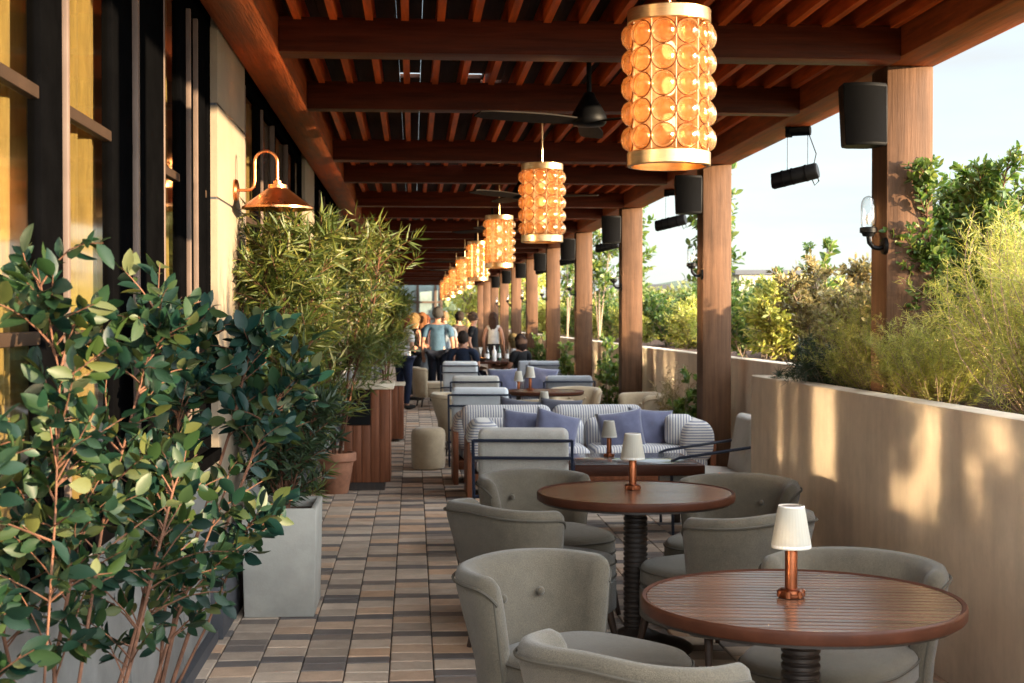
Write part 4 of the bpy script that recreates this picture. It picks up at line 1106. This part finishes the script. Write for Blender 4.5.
podo('far narrow leaved bush along the windows behind the standing people', (-.75, 17.2, .02), 2.1, .4, 35, 110, L=.12, per=26, W=.018)

plant('leafy_shrub', 'dark fine leaved shrub filling the square concrete planter', 'shrub', (-.705, 6.03, .5), [(poly((.0, 0, 0), (q*.10, w_*.1, .3), (q*.2, w_*.2, .62)), .007) for q, w_ in ((1, -1), (-1, -1), (.4, 1), (-1, .6), (1.2, .2), (0, -1.2))], 36, 170, .24, 'foliage', 'narrow', .075, .016, 'leaf_dark', 'bark', per=22, tmin=.05, up=.2, upbias=.3)
# planted bed on the right
def shrub(label, loc, h, r, seed, tw, mat, kind='diamond', L=.05, W=.03, per=16, ns=9, bark='bark_grey', cat='shrub', name='garden_shrub', up=.3, tmin=.15, twl=None, group=None, lean=(0, 0)):
    rg = np.random.default_rng(seed); st = []
    for k in range(ns):
        a = rg.uniform(0, 6.28); q = r*math.sqrt(rg.uniform(.05, .8))
        hh = h*rg.uniform(.55, .95)
        st.append((poly((.25*q*math.cos(a), .25*q*math.sin(a), -.05), (.6*q*math.cos(a), .6*q*math.sin(a), hh*.45), (q*math.cos(a)+lean[0], q*math.sin(a)+lean[1], hh)), .008))
    return plant(name, label, cat, loc, st, seed, tw, twl or r*.55, 'foliage', kind, L, W, MT and mat, bark, per=per, tmin=tmin, up=up, upbias=.35, group=group)
def feather(label, loc, h, r, seed, n, mat='leaf_gold', group=None, wid=.0035, name='feathery_shrub', sl=(.035, .10)):
    rng = np.random.default_rng(seed); t = thing(name, label, 'shrub', loc, 0, group)
    Pp, Dd, Ll = [], [], []; mb = MB(); per = 110
    for k in range(max(10, n//per)):
        a = rng.uniform(0, 6.28); q = r*rng.random()**.6; hh = h*rng.uniform(.35, 1)*(1.05-.35*(q/r)**2)
        e = np.array((q*math.cos(a), q*math.sin(a), hh)); s = e*np.array((.2, .2, 0)); s[2] = -.05
        pts = curve_pts(s, e, .12*q, 6, rng, .09); dr = np.array((math.cos(a), math.sin(a), -.5))*rng.uniform(0, .10)
        pts[-1] = pts[-1]+dr; pts[-2] = pts[-2]+dr*.35
        mb.tube(pts, [.0045, .004, .0035, .003, .002, .0015, .001], 4, caps=False)
        for j in range(per):
            u = rng.uniform(.1, 1)**.8; qq = u*6; i = min(int(qq), 5); p = pts[i]+(pts[i+1]-pts[i])*(qq-i)
            ax = pts[i+1]-pts[i]; ax = ax/(np.linalg.norm(ax)+1e-9)
            d = rng.normal(size=3); d -= ax*d.dot(ax); d /= np.linalg.norm(d)+1e-9; d = d+ax*rng.uniform(.3, 1.3)
            p = p+rng.normal(size=3)*.012
            Pp.append(p); Dd.append(d); Ll.append(rng.uniform(*sl)*(1.2-.5*u))
    mb.build('stem', MT['bark_grey'], t)
    leaves_obj('foliage', 'strand', Pp, Dd, Ll, np.full(len(Pp), wid), rng, MT[mat], t, .2)
    return t
sh_a = shrub('tall bright green leafy shrub beside the nearest post', (3.07, 6.15, 1.12), 1.42, .44, 41, 1000, 'leaf_shrub', 'oval', .043, .020, 19, ns=15, up=.35, bark='bark')
dup(sh_a, (3.32, 6.45, 1.12), 2.2, 'green leafy shrub right behind the bright one at the nearest post', .98)
fe_a = feather('feathery golden shrub at the right edge above the planter wall', (3.02, 5.0, 1.12), 1.12, .62, 42, 26000, wid=.0034)
dup(fe_a, (2.82, 5.75, 1.10), 2.0, 'low feathery golden shrub under the bright green one', (.72, .72, .52))
dup(fe_a, (3.6, 5.6, 1.12), 4.0, 'feathery shrub behind the one at the right edge', .95)
dup(fe_a, (3.3, 3.9, 1.12), 3.0, 'feathery shrub just outside the right edge of the view', 1.1)
dup(fe_a, (2.78, 6.45, 1.12), 5.0, 'feathery golden shrub at the foot of the nearest post', (.7, .7, .56))
sh_o = shrub('twiggy olive brown shrub above the end of the planter wall', (2.95, 7.25, 1.1), .78, .48, 43, 420, 'leaf_olive', 'diamond', .045, .020, 20, up=.25)
dup(sh_o, (3.35, 8.3, 1.1), 1.0, 'olive brown shrub behind the garden wall left of the nearest post', 1.15)
dup(sh_o, (3.9, 7.5, 1.1), 2.1, 'broad olive brown shrub deeper in the bed beside the nearest post', 1.1)
dup(fe_a, (3.3, 7.3, 1.08), 1.0, 'feathery golden shrub mixed among the olive brown shrubs', (.8, .8, .62))
dk = feather('dark spiky rosemary like shrub at the corner of the planter wall', (2.62, 6.72, 1.1), .38, .34, 44, 5000, 'leaf_dark', wid=.005, name='spiky_shrub', sl=(.05, .11))
sp_ = shrub('young sapling with bright leaves rising above the olive shrubs', (3.45, 9.2, 1.1), 1.25, .16, 45, 34, 'leaf_shrub', 'oval', .07, .032, 9, ns=3, name='sapling', cat='sapling', up=.5, twl=.22)
gy = shrub('yellow green bushy shrub behind the garden wall in the second bay', (3.75, 10.4, 1.05), .92, .75, 46, 480, 'leaf_gold', 'diamond', .075, .024, 20, up=.35)
gg = shrub('mid green bushy shrub behind the garden wall in the second bay', (3.9, 12.2, 1.05), .95, .75, 47, 420, 'leaf_shrub', 'diamond', .075, .032, 20, up=.35)
rg = random.Random(9)
for b in range(3, 10):
    y0 = 6.1+3.9*(b-1)
    dup(gy, (3.7+rg.uniform(-.2, .3), y0+1.1, 1.05), rg.uniform(0, 6), 'yellow green bushy shrub behind the garden wall in the %s bay' % ORD[b-1], rg.uniform(.85, 1.1))
    dup(gg, (3.9+rg.uniform(-.2, .3), y0+2.9, 1.05), rg.uniform(0, 6), 'mid green bushy shrub behind the garden wall in the %s bay' % ORD[b-1], rg.uniform(.85, 1.1))
for b in range(1, 7):
    y0 = 6.1+3.9*(b-1)
    dup(gy, (4.9+rg.uniform(-.2, .2), y0+.6, .75), rg.uniform(0, 6), 'yellow green shrub at the outer edge of the bed in the %s bay' % ORD[b-1], rg.uniform(.9, 1.15))
    dup(gg, (5.0+rg.uniform(-.2, .2), y0+2.4, .75), rg.uniform(0, 6), 'green shrub at the outer edge of the bed in the %s bay' % ORD[b-1], rg.uniform(.9, 1.15))
dup(gy, (4.4, 5.4, .85), 1.3, 'yellow green shrub deep in the bed behind the nearest post', .9)
dup(gg, (4.6, 3.8, 1.0), 2.3, 'green shrub deep in the bed at the right edge', .9)
for x_, y_, l_ in ((3.4, .9, 'added yellow green shrub out of view level with the camera, shading the left plants'), (3.5, -.5, 'added yellow green shrub out of view behind the camera, shading the left side')):
    dup(gy, (x_, y_, 1.0), y_, l_, .58)  # added out of view to keep the low sun off the left plants
# slender trees beyond the wall
def slender(label, loc, h, seed, tw=90):
    rg = np.random.default_rng(seed); st = [(poly((0, 0, -.05), (.03, .02, h*.35), (-.03, 0, h*.7), (.02, .03, h)), .022)]
    for k in range(3):
        a = rg.uniform(0, 6.28); st.append((poly((0, 0, 0), (.08*math.cos(a), .08*math.sin(a), h*.4), (.22*math.cos(a), .22*math.sin(a), h*.85)), .012))
    return plant('slender_tree', label, 'tree', loc, st, seed, tw, .42, 'crown', 'oval', .09, .045, 'leaf_shrub', 'bark_grey', per=11, tmin=.35, up=.15, group='slender trees behind the garden wall')
sl = slender('slender pale stemmed tree between the second and third posts', (3.45, 12.6, 1.1), 2.1, 51)
dup(sl, (3.35, 16.3, 1.1), 2.0, 'slender tree between the third and fourth posts', 1.0)
dup(sl, (3.4, 20.0, 1.1), 4.0, 'slender tree between the fourth and fifth posts', 1.05)
dup(sl, (3.4, 24.2, 1.1), 5.0, 'slender tree between the fifth and sixth posts', 1.0)
# climbers / shrubs on the terrace side of the garden wall
cl1 = shrub('dark climbing plant at the foot of the second post', (2.62, 10.55, 0), 1.08, .26, 52, 90, 'leaf_shrub', 'oval', .055, .028, 14, ns=7, name='climbing_plant', cat='plant')
dup(cl1, (2.60, 14.45, 0), 1.4, 'leafy climbing plant at the foot of the third post', 1.25)
dup(cl1, (2.68, 18.4, 0), 2.4, 'climbing plant at the foot of the fourth post', 1.1)
dup(cl1, (2.68, 22.3, 0), 3.4, 'climbing plant at the foot of the fifth post', 1.2)
feather('wispy bamboo like grass against the sunny garden wall', (2.92, 11.9, 0), 1.25, .25, 53, 4000, 'leaf_olive', wid=.006, name='tall_grass')
# end of terrace trees
def round_tree(label, loc, h, r, seed, mat, n=5200, trunk=.12, L=.16):
    rng = np.random.default_rng(seed); t = thing('tree', label, 'tree', loc)
    mb = MB(); mb.tube([(0, 0, -.2), (.05, 0, h*.3), (0, .05, h*.55), (.0, 0, h*.8)], [trunk, trunk*.8, trunk*.55, trunk*.2], 8)
    cl = []
    for k in range(22):
        d = rng.normal(size=3); d /= np.linalg.norm(d); q = rng.uniform(.35, .95)
        c = np.array((0, 0, h*.62))+d*np.array((r, r, h*.38))*q; cl.append((c, r*rng.uniform(.22, .42)))
        mb.tube([(0, 0, h*.4), tuple((np.array((0, 0, h*.5))+c)/2), tuple(c)], [trunk*.35, trunk*.22, .01], 5, caps=False)
    mb.build('trunk', MT['bark_grey'], t)
    Pp, Dd = [], []
    for i in range(n):
        c, q = cl[rng.integers(len(cl))]; d = rng.normal(size=3); d /= np.linalg.norm(d); Pp.append(c+d*q*rng.uniform(.5, 1.05)*np.array((1, 1, .75))); Dd.append(d+rng.normal(size=3)*.6)
    leaves_obj('crown', 'diamond', Pp, Dd, rng.uniform(.7, 1.3, n)*L, rng.uniform(.7, 1.3, n)*L*.5, rng, MT[mat], t, .4)
    return t
rt = round_tree('sunlit yellow green tree closing the far end of the terrace', (2.4, 49.5, 0), 4.6, 1.7, 61, 'leaf_gold', L=.2)
dup(rt, (4.4, 47, 0), 2.0, 'tree to the right of the last post at the far end', 1.0)
gt = round_tree('green tree well beyond the bed, seen between the third and fourth posts', (10, 27, -.2), 2.7, 1.9, 62, 'leaf_far', L=.2)
for i, (x, y, s, l) in enumerate([(13, 24, .95, 'green tree beyond the bed, just left of the second post'), (9.5, 34, 1.05, 'green tree beyond the bed, seen past the fourth post'), (17, 30, 1.0, 'distant green tree seen right of the second post'),
                                  (22, 34, 1.1, 'distant green tree low on the skyline over the olive shrubs'), (26, 30, 1.0, 'distant green tree on the skyline left of the nearest post'), (9, 44, 1.1, 'far green tree beside the last posts'), (30, 32, 1.0, 'distant green tree behind the nearest post')]):
    dup(gt, (x, y, -.2), i*1.1, l, s)
# far wood on the skyline
def far_wood():
    rng = np.random.default_rng(71); Pp, Dd = [], []
    for k in range(260):
        a = rng.uniform(R(2), R(62)); d = rng.uniform(70, 130); c = np.array((d*math.sin(a), d*math.cos(a), rng.uniform(.3, 2.2)*d/100)); q = rng.uniform(1.5, 3.0)
        for i in range(70):
            v = rng.normal(size=3); v /= np.linalg.norm(v); Pp.append(c+v*q*np.array((1.2, 1.2, .7))); Dd.append(v+rng.normal(size=3)*.5)
    n = len(Pp)
    o = leaves_obj('far_wood', 'diamond', Pp, Dd, rng.uniform(.6, 1.2, n), rng.uniform(.4, .7, n), rng, MT['leaf_far'], None, .4)
    tag(o, 'low far wood along the skyline beyond the garden', 'wood', kind='stuff')
far_wood()
mb = MB(); vs = []; fs = []
for i in range(61):
    x = -40+i*8; 
    for j in range(13):
        y = 150+j*12; vs.append((x+y*.35, y, -.5+7*math.exp(-((j-6)/3.2)**2)*(1+.35*math.sin(i*.35)+.2*math.sin(i*.9+j))))
for i in range(60):
    for j in range(12): fs.append((i*13+j, i*13+13+j, i*13+14+j, i*13+j+1))
mb.add(vs, fs); tag(mb.build('hills', MT['hill']), kind='structure')
def far_building(label, loc, w, h, rz=0):
    t = thing('far_building', label, 'building', loc, rz)
    mb = MB(); mb.box(-w/2, w/2, 0, 8, 0, h); mb.build('wall', MT['far_wall'], t, smooth=False)
    mb = MB(); mb.box(-w/2-.4, w/2+.4, -.4, 8.4, h, h+.35); mb.build('roof', MT['plinth'], t, smooth=False)
    for i in range(int(w/3)):
        mb = MB(); x = -w/2+1.5+i*3; mb.box(x-.7, x+.7, -.06, -.002, h-2.4, h-.9); mb.build('window', MT['end_glass'], t, smooth=False)
far_building('low flat roofed building on the far skyline beside the second post', (27.5, 83, 0), 5.2, 5.0)
far_building('small pale flat roofed house on the skyline beyond the third post', (14, 68, 0), 3.4, 3.4, R(-8))
# ------------------------------------------------------------------ people
def skin_mesh(name, verts, edges, radii, mat, parent, root=0, sub=1):
    me = bpy.data.meshes.new(name); me.from_pydata([tuple(v) for v in verts], edges, []); me.update()
    o = bpy.data.objects.new(name, me); COL.objects.link(o)
    md = o.modifiers.new('skin', 'SKIN'); md.use_smooth_shade = True; md.branch_smoothing = .4
    if not me.skin_vertices: me.attributes.new('skin_modifier', 'FLOAT', 'POINT')
    sv = me.skin_vertices[0].data
    for i, r in enumerate(radii):
        sv[i].radius = r if isinstance(r, tuple) else (r, r); sv[i].use_root = (i == root)
    ss = o.modifiers.new('sub', 'SUBSURF'); ss.levels = sub; ss.render_levels = sub
    dg = bpy.context.evaluated_depsgraph_get(); dg.update()
    m2 = bpy.data.meshes.new_from_object(o.evaluated_get(dg))
    o.modifiers.clear(); o.data = m2; bpy.data.meshes.remove(me)
    m2.polygons.foreach_set('use_smooth', [True]*len(m2.polygons)); m2.materials.clear(); m2.materials.append(mat)
    o.parent = parent
    return o
def person(label, x, y, rz, height, top, bottom, hair, hairlen='short', seated=False, arms='down', sleeves=True, skirt=False, female=False, build=1.0, shoes=(.02, .018, .016), skinc=None):
    t = thing('person', label, 'person', (x, y, 0), rz, 'people gathered at the far end')
    s = height/1.72
    pz = .95 if not seated else .50
    dz = pz-.95
    sw = (.165 if female else .19)*build
    J = {'pel': (0, 0, pz), 'spi': (0, -.01, 1.12+dz), 'che': (0, -.01, 1.30+dz), 'upc': (0, -.005, 1.40+dz), 'nec': (0, .0, 1.475+dz), 'jaw': (0, .02, 1.545+dz), 'hea': (0, .015, 1.62+dz), 'cro': (0, .005, 1.685+dz), 'nose': (0, .115, 1.60+dz), 'chin': (0, .085, 1.535+dz)}
    if seated:
        for k in J: 
            if k != 'pel': J[k] = (J[k][0], J[k][1]+.03, J[k][2])
    for sd, q in (('l', -1), ('r', 1)):
        J['hip'+sd] = (q*.095*build, 0, pz-.06)
        if seated:
            J['kne'+sd] = (q*.13, .44, pz+.02); J['ank'+sd] = (q*.13, .42, .09); J['toe'+sd] = (q*.14, .58, .035)
        else:
            J['kne'+sd] = (q*.10, .02, .50); J['ank'+sd] = (q*.10, -.03, .085); J['toe'+sd] = (q*.115, .13, .03)
        J['sho'+sd] = (q*sw, -.005, 1.385+dz); J['tra'+sd] = (q*sw*.5, -.005, 1.415+dz)
        if arms == 'down': el, wr, ha = (q*(sw+.07), -.04, 1.10+dz), (q*(sw+.07), .05, .87+dz), (q*(sw+.065), .08, .79+dz)
        elif arms == 'fold': el, wr, ha = (q*(sw+.07), -.03, 1.12+dz), (q*.09, .21, 1.09+dz), (q*.02, .24, 1.10+dz)
        elif arms == 'hip': el, wr, ha = (q*(sw+.15), -.07, 1.13+dz), (q*(sw+.01), .06, .96+dz), (q*(sw-.03), .10, .93+dz)
        else: el, wr, ha = (q*(sw+.06), .05, 1.13+dz), (q*.13, .30, 1.06+dz), (q*.10, .38, 1.06+dz)
        J['elb'+sd], J['wri'+sd], J['han'+sd] = el, wr, ha
    rad = {'pel': (.14*build, .105), 'spi': (.12*build, .095), 'che': (.145*build, .105), 'upc': (.13*build, .09), 'nec': .052, 'tra': .058, 'jaw': .066, 'hea': .080, 'cro': .062, 'nose': .014, 'chin': .03, 'hip': .088*build, 'kne': .055, 'ank': .038, 'toe': .032, 'sho': .058*build, 'elb': .042, 'wri': .029, 'han': .032}
    names = list(J); idx = {n: i for i, n in enumerate(names)}
    V = [Vector(J[n])*s for n in names]; Rr = []
    for n in names:
        k = n[:3] if n[:-1] in ('hip', 'kne', 'ank', 'toe', 'sho', 'elb', 'wri', 'han', 'tra') else n
        r = rad[k]; Rr.append(tuple(v*s for v in r) if isinstance(r, tuple) else r*s)
    E = [('pel', 'spi'), ('spi', 'che'), ('che', 'upc'), ('upc', 'nec'), ('nec', 'jaw'), ('jaw', 'hea'), ('hea', 'cro'), ('hea', 'nose'), ('jaw', 'chin')]
    for sd in 'lr': E += [('pel', 'hip'+sd), ('hip'+sd, 'kne'+sd), ('kne'+sd, 'ank'+sd), ('ank'+sd, 'toe'+sd), ('upc', 'tra'+sd), ('tra'+sd, 'sho'+sd), ('sho'+sd, 'elb'+sd), ('elb'+sd, 'wri'+sd), ('wri'+sd, 'han'+sd)]
    E = [(idx[a], idx[b]) for a, b in E]
    for sd, q in (('l', -1), ('r', 1)):   # fingers
        h = V[idx['han'+sd]]; w = V[idx['wri'+sd]]; d = (h-w).normalized(); sidev = d.cross(Vector((0, 1, 0.3))).normalized()
        for f, ln in ((-1.5, .07), (-.5, .085), (.5, .08), (1.5, .06)):
            a = h+sidev*f*.017; b = a+d*ln*.6+Vector((0, .012, 0)); c = a+d*ln+Vector((0, .03, 0)); i0 = len(V); V += [b, c]; Rr += [.010, .008]; E += [(idx['han'+sd], i0), (i0, i0+1)]
        b = h+sidev*.04-d*.02+Vector((0, .02, 0)); c = b+d*.04; i0 = len(V); V += [b, c]; Rr += [.011, .008]; E += [(idx['han'+sd], i0), (i0, i0+1)]
    sm = MT['skin'] if skinc is None else cloth(skinc)
    body = skin_mesh('body', V, E, Rr, sm, t, idx['pel'])
    def wear(name, nl, ed, infl, col, ends={}):
        vv = [Vector(ends.get(n, J[n]))*s for n in nl]; rr = []
        for n in nl:
            k = n[:3] if n[:-1] in ('hip', 'kne', 'ank', 'toe', 'sho', 'elb', 'wri', 'han', 'tra') else n
            r = rad[k]; rr.append(tuple((v+infl)*s for v in r) if isinstance(r, tuple) else (r+infl)*s)
        return skin_mesh(name, vv, [(nl.index(a), nl.index(b)) for a, b in ed], rr, cloth(col), t, 0)
    nl = ['pel', 'spi', 'che', 'upc', 'nec']; ed = [('pel', 'spi'), ('spi', 'che'), ('che', 'upc'), ('upc', 'nec')]
    ends = {}
    for sd in 'lr':
        nl += ['tra'+sd, 'sho'+sd]; ed += [('upc', 'tra'+sd), ('tra'+sd, 'sho'+sd)]
        if sleeves:
            nl += ['elb'+sd]; ed += [('sho'+sd, 'elb'+sd)]
            a, b = Vector(J['sho'+sd]), Vector(J['elb'+sd]); ends['elb'+sd] = tuple(a+(b-a)*(.75 if sleeves != 'long' else 1.0))
            if sleeves == 'long': nl += ['wri'+sd]; ed += [('elb'+sd, 'wri'+sd)]
    ends['pel'] = (0, 0, pz-.12); ends['nec'] = (0, J['nec'][1]-.005, J['nec'][2]-.035)
    wear('shirt', nl, ed, .022, top, ends)
    if skirt:
        mb = MB(); z1 = pz+.06
        mb.lathe([(.155*s, z1*s), (.185*s, (z1-.15)*s), (.205*s, (z1-.48)*s), (.19*s, (z1-.48)*s), (.15*s, (z1-.1)*s)], 20); mb.build('skirt', cloth(bottom), t)
    else:
        nl = ['pel']; ed = []; ends = {'pel': (0, 0, pz+.03)}
        for sd in 'lr': nl += ['hip'+sd, 'kne'+sd, 'ank'+sd]; ed += [('pel', 'hip'+sd), ('hip'+sd, 'kne'+sd), ('kne'+sd, 'ank'+sd)]
        wear('trousers', nl, ed, .018, bottom, ends)
    for sd in 'lr':
        a, b = Vector(J['ank'+sd])*s, Vector(J['toe'+sd])*s
        mb = MB(); c = (a+b)/2; mb.ell((c.x, c.y+.01, .045), (.05, .145, .045), 12, 8); mb.build('shoe', cloth(shoes), t)
    hz = J['hea'][2]
    mb = MB(); hy = J['hea'][1]
    mb.ell((0, (hy-.030)*s, (hz+.030)*s), (.103*s, .118*s, .117*s), 18, 12)
    if hairlen == 'long':
        mb.ell((0, (hy-.075)*s, (hz-.12)*s), (.105*s, .06*s, .21*s), 16, 10)
        for q in (-1, 1): mb.ell((q*.08*s, (hy-.01)*s, (hz-.09)*s), (.035*s, .05*s, .17*s), 10, 8)
    elif hairlen == 'bob':
        mb.ell((0, (hy-.055)*s, (hz-.05)*s), (.126*s, .112*s, .155*s), 16, 10)
    rh = random.Random(int(x*100+y*10))
    mb.v = [(p[0]+rh.uniform(-.009, .009), p[1]+rh.uniform(-.009, .009), p[2]+rh.uniform(-.009, .009)) for p in mb.v]
    t.rotation_euler = (rh.uniform(-.04, .03), rh.uniform(-.04, .04), rz+rh.uniform(-.12, .12)) if not seated else (0, 0, rz)
    mb.build('hair', cloth(hair), t)
    for q in (-1, 1):
        mb = MB(); mb.ell((q*.035*s, (hy+.088)*s, hz*s), (.011*s, .007*s, .008*s), 8, 6); mb.build('eye', MT['black'], body)
    mb = MB(); mb.ell((0, (J['chin'][1]+.012)*s, (J['chin'][2]+.03)*s), (.024*s, .01*s, .007*s), 8, 6); mb.build('mouth', cloth((.35, .10, .09)), body)
    return t
N_ = (.012, .014, .022); BK = (.010, .010, .011)
person('red haired woman in white top and navy jeans, leftmost of the group', -.17, 19.3, facing(.5, .85), 1.67, (.40, .385, .365), (.012, .016, .034), (.08, .02, .008), 'bob', arms='fold', female=True)
person('blonde woman in black sleeveless top and black trousers at the aisle', .0, 21.4, facing(.75, .55), 1.66, BK, BK, (.12, .075, .03), 'bob', arms='fold', sleeves=False, female=True)
person('woman with long strawberry blonde hair and a pale patterned skirt', .17, 23.3, facing(.6, .7), 1.68, BK, (.17, .185, .195), (.11, .045, .018), 'long', sleeves=False, skirt=True, female=True)
person('grey haired man in a light blue shirt, his back to us', .47, 21.0, facing(.05, 1), 1.77, (.040, .078, .120), N_, (.032, .030, .028), 'short', arms='down', build=1.12)
person('man in a dark brown shirt behind the blue shirted man', 1.0, 25.0, facing(-.5, .8), 1.72, (.035, .022, .018), BK, (.025, .018, .014), 'short', build=1.05)
person('man in a black T-shirt and pale trousers standing by the table', 1.33, 24.0, facing(.9, -.3), 1.70, BK, (.32, .29, .25), (.03, .02, .015), 'short', build=1.0)
person('woman with long dark hair, white top and black skirt, at the right', 1.92, 26.0, facing(.2, 1), 1.70, (.40, .385, .37), BK, (.03, .016, .011), 'long', skirt=True, sleeves=False, female=True)
person('fair man facing us, half hidden behind the blue shirted man', .66, 22.9, facing(-.1, -1), 1.70, (.14, .165, .19), N_, (.14, .09, .05), 'short')
person('red haired person far behind, between the women and blue shirted man', .30, 26.0, facing(.3, -.9), 1.64, (.30, .10, .07), BK, (.10, .03, .012), 'bob', female=True)
person('seated man in a navy shirt with short dark hair, back to us', .92, 20.35, facing(.15, 1), 1.78, (.012, .017, .032), BK, (.028, .02, .016), 'short', seated=True, arms='table', build=1.12)
person('seated woman in black with dark hair, at the right of the table', 2.06, 21.0, facing(-.45, .85), 1.70, BK, BK, (.02, .012, .010), 'bob', seated=True, arms='table', female=True, build=1.05)
person('seated person in a white shirt beyond the bottles', 2.08, 22.6, facing(-.95, .1), 1.68, (.40, .385, .37), BK, (.10, .07, .03), 'bob', seated=True, arms='table', female=True)
person('seated man in a pale blue shirt across the table from the navy shirt', .98, 21.9, facing(.9, -.25), 1.70, (.13, .19, .24), N_, (.16, .07, .03), 'short', seated=True, arms='table')
def stool(x, y, rz, label):
    t = thing('dining_chair', label, 'chair', (x, y, 0), rz, 'dining chairs at the far table')
    rounded_box(t, 'seat', MT['slate'], (.46, .46, .09), (0, .05, .40), (0, 0, 0), .03, .01)
    rounded_box(t, 'backrest', MT['slate'], (.46, .07, .38), (0, -.20, .60), (R(8), 0, 0), .03, .01)
    for sx in (-1, 1):
        for y_ in (-.15, .24):
            mb = MB(); mb.tube([(sx*.19, y_, .36), (sx*.21, y_, 0)], [.018, .012], 8); mb.build('leg', MT['leg'], t)
stool(.92, 20.33, facing(.15, 1), 'dark chair under the seated man in navy')
stool(2.06, 20.97, facing(-.45, .85), 'dark chair under the seated woman in black')
stool(2.10, 22.6, facing(-.95, .1), 'dark chair under the person in white')
stool(.96, 21.9, facing(.9, -.25), 'dark chair under the man in pale blue')
# ------------------------------------------------------------------ depth of the layout
LONG = ('pergola', 'restaurant_building', 'curtain', 'retaining_wall', 'ground', 'hills', 'far_wood', 'soil', 'paving', 'planter_wall', 'garden_wall')
done = set()
def stretch(o):
    if o.type == 'MESH' and o.data.name not in done:
        done.add(o.data.name); n = len(o.data.vertices); a = np.empty(n*3, dtype=np.float32)
        o.data.vertices.foreach_get('co', a); a[1::3] *= KY; o.data.vertices.foreach_set('co', a); o.data.update()
    for c in o.children: stretch(c)
for o in [q for q in scene.objects if q.parent is None]:
    o.location.y *= KY
    if o.name.split('.')[0] in LONG: stretch(o)
# ------------------------------------------------------------------ camera, light, render
cam = bpy.data.cameras.new('camera'); co = bpy.data.objects.new('camera', cam); COL.objects.link(co)
cam.sensor_width = 36; cam.lens = 1400/1024*36; cam.clip_end = 2000; cam.clip_start = .05
co.location = (0, 0, H); co.rotation_euler = (R(90-.90), 0, R(-4.045))
cam.dof.use_dof = True; cam.dof.focus_distance = 5.6; cam.dof.aperture_fstop = 8
scene.camera = co
AZ, EL = 120.0, 5.0
sun = bpy.data.lights.new('sun', 'SUN'); so = bpy.data.objects.new('sun', sun); COL.objects.link(so)
sun.energy = 2.5; sun.angle = R(.55); sun.color = (1, .76, .48)
d = Vector((math.sin(R(AZ))*math.cos(R(EL)), math.cos(R(AZ))*math.cos(R(EL)), math.sin(R(EL))))
so.rotation_euler = d.to_track_quat('Z', 'Y').to_euler(); so.location = (20, -10, 10)
w = bpy.data.worlds.new('World'); scene.world = w; w.use_nodes = True
nt = w.node_tree; nt.nodes.clear(); N = nt.nodes.new; L = nt.links.new
out = N('ShaderNodeOutputWorld'); bg = N('ShaderNodeBackground'); bg.inputs[1].default_value = .15
sky = N('ShaderNodeTexSky'); sky.sky_type = 'NISHITA'; sky.sun_disc = False
sky.sun_elevation = R(EL); sky.sun_rotation = R(AZ); sky.air_density = 1.0; sky.dust_density = .6; sky.ozone_density = 2.5
tc = N('ShaderNodeTexCoord'); mp = N('ShaderNodeMapping'); mp.inputs['Scale'].default_value = (1.2, 1.2, 6)
nz = N('ShaderNodeTexNoise'); nz.inputs['Scale'].default_value = 2.2; nz.inputs['Detail'].default_value = 7; nz.inputs['Roughness'].default_value = .55
L(tc.outputs['Generated'], mp.inputs[0]); L(mp.outputs[0], nz.inputs['Vector'])
cr = ramp(nt, [(.36, (.84, .84, .84)), (.62, (1, 1, 1))]); L(nz.outputs['Fac'], cr.inputs[0])
mx = N('ShaderNodeMix'); mx.data_type = 'RGBA'; mx.blend_type = 'MIX'
L(cr.outputs[0], mx.inputs[0]); L(sky.outputs[0], mx.inputs[6]); 
vn = N('ShaderNodeVectorMath'); vn.operation = 'DOT_PRODUCT'; vn.inputs[1].default_value = tuple(d); L(tc.outputs['Generated'], vn.inputs[0])
mr = N('ShaderNodeMapRange'); mr.inputs[1].default_value = .15; mr.inputs[2].default_value = 1.0; mr.inputs[3].default_value = .60; mr.inputs[4].default_value = 7.5; L(vn.outputs['Value'], mr.inputs[0])
sz = N('ShaderNodeSeparateXYZ'); L(tc.outputs['Generated'], sz.inputs[0])
m3 = N('ShaderNodeMapRange'); m3.inputs[1].default_value = .28; m3.inputs[2].default_value = 1.0; m3.inputs[3].default_value = 0; m3.inputs[4].default_value = 2.0; L(sz.outputs['Z'], m3.inputs[0])
sm = N('ShaderNodeMath'); sm.operation = 'ADD'; L(mr.outputs[0], sm.inputs[0]); L(m3.outputs[0], sm.inputs[1])
cm = N('ShaderNodeVectorMath'); cm.operation = 'SCALE'; cm.inputs[0].default_value = (.90, .962, 1.0); L(sm.outputs[0], cm.inputs['Scale']); L(cm.outputs[0], mx.inputs[7])

L(mx.outputs[2], bg.inputs[0]); L(bg.outputs[0], out.inputs[0])
scene.view_settings.view_transform = 'Standard'; scene.view_settings.look = 'None'
scene.view_settings.exposure = 3.4; scene.view_settings.gamma = 1
cy = scene.cycles
cy.use_denoising = True
try: cy.denoiser = 'OPENIMAGEDENOISE'
except Exception: pass
cy.max_bounces = 8; cy.diffuse_bounces = 4; cy.glossy_bounces = 3; cy.transparent_max_bounces = 16; cy.transmission_bounces = 4
cy.caustics_reflective = True; cy.caustics_refractive = False
cy.blur_glossy = .05; cy.sample_clamp_indirect = 12
cy.use_guiding = True
cy.use_adaptive_sampling = False
